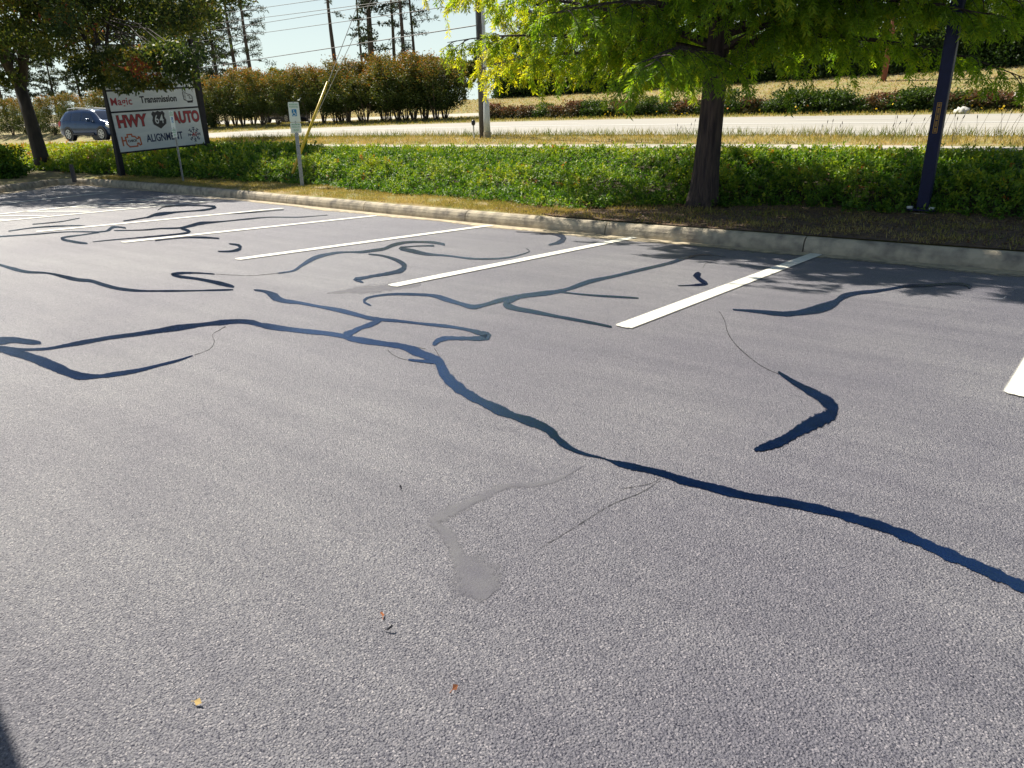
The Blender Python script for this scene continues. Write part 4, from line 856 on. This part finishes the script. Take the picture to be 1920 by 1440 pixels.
access_sign((u1, v1, ground(u1, v1)-.03), math.atan2(v1, u1)-PI/2-R(64), 'second accessible parking sign, turned edge-on in front of the shop sign', zs=.98, leany=R(-1.2))

# ------------------------------------------------------------------ shop sign
SA = (-26.4, 11.95); th = R(95); W = 3.45
sg = empty('shop_sign', (SA[0], SA[1], ground(*SA))); sg.rotation_euler = (0, 0, th); tag(sg, 'large white roadside shop sign between two black timber posts reading HWY 64 AUTO', 'sign')
TILT = R(-3.0)
bd = empty('sign_board', (0, -.045, .05)); bd.parent = sg; bd.rotation_euler = (0, TILT, 0)
MB().box((.02, .05, 2.0), (.17, .17, 4.5)).build('post', 'signframe', sg, bevel=.01); MB().box((W, .05, 2.2), (.19, .17, 4.5)).build('post', 'signframe', sg, bevel=.01)
PL, PR = .11, W-.10; PW = PR-PL
def TX(f): return PL+PW*f
def panel(z0, z1): return MB().box(((PL+PR)/2, 0, (z0+z1)/2), (PW, .05, z1-z0-.05)).build('panel', 'signwhite', bd, bevel=.004)
ZK = .90; zr = [.70, 1.98, 2.64, 3.32, 4.0]
pn = [panel(zr[i], zr[i+1]) for i in range(4)]
rl = MB()
for z in zr: rl.box(((PL+PR)/2, 0, z), (PW+.0, .07, .052))
rl.build('rail', 'signframe', bd)
def T2(body, f, z, size, m, p, bold=0.0, sx=1.0, sy=1.0, **kw): return text_mesh('lettering', body, size, m, p, (TX(f), -.028, z), (R(90), 0, 0), bold, sx, sy, **kw)
def shp(name, pts, f, z, s, m, p, y=-.027, t=-.003): return MB().prism([(a*s, b*s) for a, b in pts], (TX(f), y, z), (1, 0, 0), (0, 0, 1), (0, 1, 0), t).build(name, m, p)
P0 = pn[0]
T2('HWY', .19, 1.66, .47, 'black', P0, .030, .92, 1.08, space=1.02); T2('HWY', .19, 1.66, .47, 'red', P0, .016, .92, 1.08, ext=.004, space=1.02)
T2('AUTO', .825, 1.66, .47, 'black', P0, .028, .80, 1.08, space=1.02); T2('AUTO', .825, 1.66, .47, 'red', P0, .015, .80, 1.08, ext=.004, space=1.02)
shield = [(-.30, .46), (-.16, .40), (0, .47), (.16, .40), (.30, .46), (.42, .32), (.36, .15), (.44, -.05), (.40, -.25), (.22, -.36), (0, -.50), (-.22, -.36), (-.40, -.25), (-.44, -.05), (-.36, .15), (-.42, .32)]
shp('route_shield', shield, .50, 1.66, .60, 'black', P0); T2('64', .50, 1.655, .36, 'signwhite', P0, .002, .90, 1.12, ext=.005, space=1.12)
T2('ALIGNMENT', .525, 1.07, .31, 'navy', P0, .007, .80, 1.10, space=1.0)
# outline of an engine, orange, with a dark word inside
def stroke(name, pts, w, f, z, m, p, closed=True, y=-.027):
    mb = MB(); n = len(pts)
    for i in range(n if closed else n-1):
        a = Vector(pts[i]); b = Vector(pts[(i+1) % n]); d_ = (b-a).normalized(); a = a-d_*w*.4; b = b+d_*w*.4; nn = Vector((-d_.y, d_.x))*w/2
        mb.prism([(a+nn)[:], (b+nn)[:], (b-nn)[:], (a-nn)[:]], (TX(f), y-.0002*i, z), (1, 0, 0), (0, 0, 1), (0, 1, 0), -.003)
    return mb.build(name, m, p)
eng = [(-.21, .12), (-.13, .12), (-.13, .20), (.03, .20), (.03, .14), (.13, .12), (.19, .05), (.24, .05), (.25, .10), (.30, .08), (.31, -.14), (.25, -.16), (.22, -.10), (.18, -.10), (.16, -.19), (-.12, -.19), (-.20, -.10)]
stroke('engine_outline', eng, .045, .145, 1.06, 'orange', P0); stroke('engine_outline', [(-.33, .13), (-.33, -.13)], .05, .145, 1.06, 'orange', P0, False); stroke('engine_outline', [(-.33, .02), (-.22, .02)], .05, .145, 1.06, 'orange', P0, False)
T2('CHECK', .15, 1.05, .10, 'black', P0, .004)
# snowflake
sf = MB()
def arm(a, l, w):
    d_ = Vector((math.cos(a), math.sin(a))); nn = Vector((-d_.y, d_.x))*w/2; s0 = d_*.06; e = d_*l
    sf.prism([(s0+nn)[:], (e+nn)[:], (e-nn)[:], (s0-nn)[:]], (TX(.885), -.027, 1.07), (1, 0, 0), (0, 0, 1), (0, 1, 0), -.002)
    for k_ in (.55, .82):
        for sg_ in (-1, 1):
            b_ = d_*l*k_; e2 = b_+Vector((math.cos(a+sg_*.8), math.sin(a+sg_*.8)))*l*.26; n2 = Vector((-(e2-b_).y, (e2-b_).x)).normalized()*w/2
            sf.prism([(b_+n2)[:], (e2+n2)[:], (e2-n2)[:], (b_-n2)[:]], (TX(.885), -.0275, 1.07), (1, 0, 0), (0, 0, 1), (0, 1, 0), -.002)
for k in range(8): arm(k*PI/4+PI/2, .25, .022)
sf.build('snowflake', 'navy', P0); T2('AC', .885, 1.07, .15, 'red', P0, .006, shear=.3, ext=.006)
T2('Magic', .125, 2.29, .33, 'red', pn[1], .005, .95, 1.0, space=1.06); T2('Transmission', .545, 2.31, .30, 'black', pn[1], .009, .86, 1.0)
# small line drawing of a van at the right of the second panel
tk = [(-.18, .17), (-.12, .20), (.0, .12), (.10, .10), (.17, .04), (.18, -.10), (-.02, -.12), (-.17, -.06)]
stroke('van_drawing', tk, .022, .895, 2.31, 'black', pn[1])
for k in range(5): stroke('van_drawing', [(-.17, .13-k*.045), (-.08, .13-k*.045)], .016, .895, 2.31, 'black', pn[1], False, y=-.029)
shp('van_drawing', [(-.07, -.10), (.17, -.10), (.17, -.17), (-.04, -.17)], .895, 2.31, 1, 'black', pn[1]); stroke('van_drawing', [(-.02, .07), (.07, .06), (.05, -.02), (.14, -.03)], .018, .895, 2.31, 'black', pn[1], False, y=-.029)
# fence stake by the oak
c = atv(139, 335, 12.3); k_ = (ground(-29.5, 12.2)-HC)/(c[2]-HC); q = (c[0]*k_, 12.3*k_)
o = MB().tube([(0, 0, -.1), (0, 0, .36), (.0, 0, .48)], [.075, .07, .06], 9).build('wood_stake', 'wood_pole'); o.location = (q[0], q[1], ground(*q)); tag(o, 'short dark wooden stake on the verge between oak and sign', 'stake')
# pale rock
c = atv(1801, 216, 31.6); rk = MB(); random.seed(5)
me = bpy.data.meshes.new('boulder'); import bmesh
bm = bmesh.new(); bmesh.ops.create_icosphere(bm, subdivisions=3, radius=1)
for v in bm.verts: v.co = Vector((v.co.x*.27, v.co.y*.2, max(v.co.z, -.3)*.19+.04))*(1+.08*math.sin(v.co.x*11)+.08*math.sin(v.co.y*19+2))
bm.to_mesh(me); bm.free(); me.shade_smooth(); me.materials.append(M['rock']); o = bpy.data.objects.new('boulder', me); COL.objects.link(o); o.location = (c[0], 31.7, ground(c[0], 31.7)); tag(o, 'pale boulder at the far road edge right of the dark square pole', 'rock')

# ------------------------------------------------------------------ cars
def car(name, label, paint, L_=5.1, truck=False):
    root = empty(name, (0, 0, 0)); tag(root, label, 'car')
    ST = [(.00, .62, .56, .70, .80, .34), (.05, .98, .80, .78, .88, .30), (.22, 1.34, 1.08, .74, .93, .27), (.50, 1.62, 1.10, .68, .97, .27), (.95, 1.72, 1.09, .67, .985, .27), (1.6, 1.755, 1.07, .68, .99, .27), (2.3, 1.75, 1.05, .69, .99, .27), (2.95, 1.70, 1.03, .68, .985, .27),
          (3.25, 1.62, 1.02, .68, .98, .27), (3.6, 1.41, 1.02, .72, .975, .27), (3.98, 1.16, 1.01, .80, .965, .27), (4.3, 1.09, .99, .80, .955, .27), (4.7, 1.0, .93, .77, .93, .27), (4.95, .90, .80, .70, .88, .25), (5.07, .72, .62, .62, .80, .25), (5.1, .5, .45, .55, .72, .27)]
    k = L_/5.1
    xs_ = [s[0]*k for s in ST]
    def sec(x):
        v = [interp(x, xs_, [s[j] for s in ST]) for j in range(1, 6)]; zt, zb, hr, hb, zs = v
        return [(0, zs), (hb*.86, zs), (hb*.97, zs+.08), (hb, zs+(zb-zs)*.55), (hb*.965, zb), (hr+.03, zb+(zt-zb)*.80), (hr-.05, zt-.015), (hr*.55, zt+.01), (0, zt+.02)]
    sx_ = sorted(set([round(x, 3) for x in np.linspace(0, L_, 52)]+[round(x, 3) for x in xs_])); mb = MB(); full = []
    for x in sx_:
        s = sec(x); ring = [(x, -y, z) for y, z in s]+[(x, y, z) for y, z in s[-2:0:-1]]; full.append(len(mb.v)); mb.v += ring
    n = len(ring)
    for a, b in zip(full[:-1], full[1:]):
        for j in range(n): mb.f.append((a+j, a+(j+1) % n, b+(j+1) % n, b+j))
    mb.f.append(tuple(full[0]+j for j in range(n))[::-1]); mb.f.append(tuple(full[-1]+j for j in range(n)))
    body = mb.build('body', paint, root, smooth=True)
    def lerp2(a, b, t): return (a[0]+(b[0]-a[0])*t, a[1]+(b[1]-a[1])*t)
    def window(xa, xb, t0=.08, t1=.90, side=1, xa2=None, xb2=None, off=.006):
        m_ = MB(); N_ = 6
        for i in range(N_+1):
            f = i/N_
            for t, (A, B) in ((t0, (xa, xb)), ((t0+t1)/2, ((xa+(xa2 if xa2 is not None else xa))/2, (xb+(xb2 if xb2 is not None else xb))/2)), (t1, (xa2 if xa2 is not None else xa, xb2 if xb2 is not None else xb))):
                x = A+(B-A)*f; s = sec(x); y, z = lerp2(s[4], s[5], t); m_.v.append((x, side*(y+off), z+.002))
        for i in range(N_):
            for j in range(2): q_ = (i*3+j, i*3+j+1, (i+1)*3+j+1, (i+1)*3+j); m_.f.append(q_ if side < 0 else q_[::-1])
        return m_.build('window', 'glass', root, smooth=True)
    for sd in (-1, 1):
        window(.52*k, 1.25*k, side=sd, xa2=.85*k, xb2=1.27*k); window(1.36*k, 2.25*k, side=sd, xb2=2.22*k); window(2.34*k, 3.62*k, side=sd, xb2=3.02*k)
    def top(x0, x1, w0, w1, name, m_n, off=.007):
        m_ = MB(); N_ = 6
        for i in range(N_+1):
            x = x0+(x1-x0)*i/N_; s = sec(x); w = w0+(w1-w0)*i/N_
            for y in (-w, -w*.6, 0, w*.6, w):
                ys_ = [s[8][0], s[7][0], s[6][0], s[5][0]]; zs_ = [s[8][1], s[7][1], s[6][1], s[5][1]]; m_.v.append((x+off*(1 if x0 > 2 else -1), y, interp(abs(y), ys_, zs_)+off))
        for i in range(N_):
            for j in range(4): m_.f.append((i*5+j, (i+1)*5+j, (i+1)*5+j+1, i*5+j+1))
        return m_.build(name, m_n, root, smooth=True)
    top(3.22*k, 3.94*k, .60, .74, 'windscreen', 'glass'); top(.12*k, .45*k, .62, .58, 'rear_window', 'glass')
    for sd in (-1, 1):
        s = sec(4.62*k); hb_ = s[4][0]
        MB().prism([(4.42*k, .78), (4.55*k, .93), (4.88*k, .84), (4.98*k, .68), (4.75*k, .68)], (0, sd*(hb_-.045), 0), (1, 0, 0), (0, 0, 1), (0, sd, 0), .07).build('headlight', 'lamp', root, bevel=.02)
        MB().prism([(.03*k, .80), (.06*k, 1.06), (.26*k, 1.12), (.24*k, .86)], (0, sd*.83, 0), (1, 0, 0), (0, 0, 1), (0, sd, 0), .10).build('tail_light', 'taillamp', root, bevel=.02)
        mr = MB(); mr.box((3.22*k, sd*1.10, 1.12), (.12, .22, .17)); mr.build('mirror', paint, root, bevel=.03)
        MB().tube([(.75*k, sd*.60, 1.80), (1.6*k, sd*.60, 1.84), (2.7*k, sd*.60, 1.79)], .022, 6).build('roof_rail', 'rim', root)
        for hx in (1.45, 2.42): MB().box((hx*k+.3, sd*.995, .93), (.17, .02, .03)).build('door_handle', paint, root, bevel=.008)
        MB().box((2.4*k, sd*.985, .36), (2.0*k, .03, .10)).build('sill_trim', 'black', root, bevel=.01)
        for wx in (.98*k, 4.08*k):
            MB().tube([(wx, sd*.72, .365), (wx, sd*.992, .365)], [.43, .43], 26).build('wheel_arch', 'black', root)
            w = MB(); w.tube([(wx, sd*.74, .365), (wx, sd*.76, .365), (wx, sd*.975, .365), (wx, sd*1.0, .365)], [.33, .365, .365, .33], 26); wo = w.build('wheel', 'tyre', root, smooth=False)
            r_ = MB(); r_.tube([(wx, sd*.995, .365), (wx, sd*1.004, .365)], [.25, .24], 22)
            r_.build('hub_back', 'black', wo); sp = MB()
            for q in range(6):
                a = q*PI/3+.2; ca, sa = math.cos(a), math.sin(a)
                sp.prism([(wx+ca*.03-sa*.035, .365+sa*.03+ca*.035), (wx+ca*.235-sa*.028, .365+sa*.235+ca*.028), (wx+ca*.235+sa*.028, .365+sa*.235-ca*.028), (wx+ca*.03+sa*.035, .365+sa*.03-ca*.035)], (0, sd*1.006, 0), (1, 0, 0), (0, 0, 1), (0, sd, 0), .012)
            N_ = 24
            for q in range(N_):
                a, b = 2*PI*q/N_, 2*PI*(q+1)/N_; sp.prism([(wx+.225*math.cos(a), .365+.225*math.sin(a)), (wx+.26*math.cos(a), .365+.26*math.sin(a)), (wx+.26*math.cos(b), .365+.26*math.sin(b)), (wx+.225*math.cos(b), .365+.225*math.sin(b))], (0, sd*1.005, 0), (1, 0, 0), (0, 0, 1), (0, sd, 0), .012)
            sp.build('rim', 'rim', wo)
    MB().box((5.04*k, 0, .70), (.10, .95, .14)).build('grille', 'black', root, bevel=.02); MB().box((5.08*k, 0, .42), (.06, 1.25, .11)).build('lower_grille', 'rim', root, bevel=.02)
    return root
s1 = car('suv', 'blue suv driving on the highway behind the left sign post', 'carblue')
uu = atv(121, 262, 21.4)[0]; uu += 2.9; s1.location = (uu, 20.9, zroad(uu+2.5, 21.4)+.02); s1.rotation_euler = (0, R(-.3), R(11))
s2 = car('car', 'black car passing behind the bare stems of the bronze hedge', 'carblack', 4.9)
p2 = atv(505, 231, 41.8); s2.location = (p2[0]+5.0, 41.8, ground(p2[0]+2, 41.8)-.0); s2.rotation_euler = (0, 0, R(180))
bt = empty('shadow_box_truck', (-3.80, .60, lotz(-4.15, -2)+.0)); bt.rotation_euler = (R(-1.6), 0, 0)  # unseen truck, added and sized to cast the lower left corner shadow
tag(bt, 'unseen white box truck added past the left edge to cast the lower left shadow', 'truck')
MB().box((-1.05, -2.2, 1.82), (2.1, 4.4, 2.06)).build('cargo_box', 'plastic', bt, bevel=.03)
MB().box((-1.05, -3.1, .62), (1.0, 6.0, .25)).build('chassis', 'black', bt)
MB().box((-1.05, .0, .50), (2.0, .10, .14)).build('bumper', 'galv', bt, bevel=.02)
MB().prism([(-4.5, .5), (-4.5, 2.35), (-5.1, 2.35), (-5.7, 1.55), (-6.5, 1.35), (-6.6, .5)], (-2.02, 0, 0), (0, 1, 0), (0, 0, 1), (1, 0, 0), 1.94).build('cab', 'plastic', bt, bevel=.04)
MB().prism([(-4.65, 1.5), (-4.65, 2.2), (-5.05, 2.2), (-5.5, 1.55)], (-.07, 0, 0), (0, 1, 0), (0, 0, 1), (1, 0, 0), .01).build('window', 'glass', bt)
MB().quad((-1.9, -5.12, 2.30), (-.2, -5.12, 2.30), (-.2, -5.70, 1.60), (-1.9, -5.70, 1.60)).build('windscreen', 'glass', bt)
for sx in (-2.0, -.1):
    for y in (-1.5, -5.6):
        wo = MB().tube([(sx-.12, y, .40), (sx+.12, y, .40)], [.40, .40], 24).build('wheel', 'tyre', bt); MB().tube([(sx-.13, y, .40), (sx+.13, y, .40)], [.2, .2], 16).build('rim', 'rim', wo)
    MB().box((sx if sx > -1 else sx+.0, .03, .72), (.12, .04, .12)).build('tail_light', 'taillamp', bt)

# ------------------------------------------------------------------ light and camera
SUN_EL, SUN_AZ = 50.0, -80.0     # azimuth from +Y, clockwise positive
sd_ = Vector((math.sin(R(SUN_AZ))*math.cos(R(SUN_EL)), math.cos(R(SUN_AZ))*math.cos(R(SUN_EL)), math.sin(R(SUN_EL))))
sun = bpy.data.lights.new('sun', 'SUN'); sun.energy = 5.0; sun.angle = R(.53); sun.color = (1.0, .93, .80)
so_ = bpy.data.objects.new('sun', sun); COL.objects.link(so_); so_.rotation_euler = sd_.to_track_quat('Z', 'Y').to_euler(); so_.location = (-20, 0, 30)
w = bpy.data.worlds.new('World'); scene.world = w; w.use_nodes = True; nt = w.node_tree; nt.nodes.clear()
sk = nt.nodes.new('ShaderNodeTexSky'); sk.sky_type = 'NISHITA'; sk.sun_disc = False; sk.sun_elevation = R(SUN_EL); sk.sun_rotation = R(SUN_AZ); sk.air_density = 1.0; sk.dust_density = .8; sk.ozone_density = 1.6
bg = nt.nodes.new('ShaderNodeBackground'); bg.inputs[1].default_value = .053; wo_ = nt.nodes.new('ShaderNodeOutputWorld'); 
tcw = nt.nodes.new('ShaderNodeTexCoord'); sx = nt.nodes.new('ShaderNodeSeparateXYZ'); nt.links.new(tcw.outputs['Generated'], sx.inputs[0])
mrw = nt.nodes.new('ShaderNodeMapRange'); mrw.interpolation_type = 'SMOOTHSTEP'; nt.links.new(sx.outputs[2], mrw.inputs[0]); mrw.inputs[1].default_value = .0; mrw.inputs[2].default_value = .34; mrw.inputs[3].default_value = .92; mrw.inputs[4].default_value = 0
mxw = nt.nodes.new('ShaderNodeMix'); mxw.data_type = 'RGBA'; nt.links.new(mrw.outputs[0], mxw.inputs[0]); nt.links.new(sk.outputs[0], mxw.inputs[6]); mxw.inputs[7].default_value = (9.2, 10.8, 10.4, 1)   # pale summer haze low in the sky
nt.links.new(mxw.outputs[2], bg.inputs[0]); nt.links.new(bg.outputs[0], wo_.inputs[0])
cam = bpy.data.cameras.new('camera'); cam.sensor_width = 36; cam.sensor_fit = 'HORIZONTAL'; cam.lens = F/1920*36; cam.clip_end = 3000; cam.clip_start = .05
co = bpy.data.objects.new('camera', cam); COL.objects.link(co)
co.matrix_world = Matrix.Translation((0, 0, HC)) @ Matrix([list(r) for r in RM]).to_4x4(); scene.camera = co
scene.render.engine = 'CYCLES'; scene.view_settings.view_transform = 'Standard'; scene.view_settings.look = 'None'; scene.view_settings.exposure = .80; scene.view_settings.gamma = 1.0
scene.cycles.max_bounces = 5; scene.cycles.diffuse_bounces = 2; scene.cycles.transmission_bounces = 2; scene.cycles.glossy_bounces = 2; scene.cycles.transparent_max_bounces = 24
scene.render.resolution_x = 1024; scene.render.resolution_y = 768
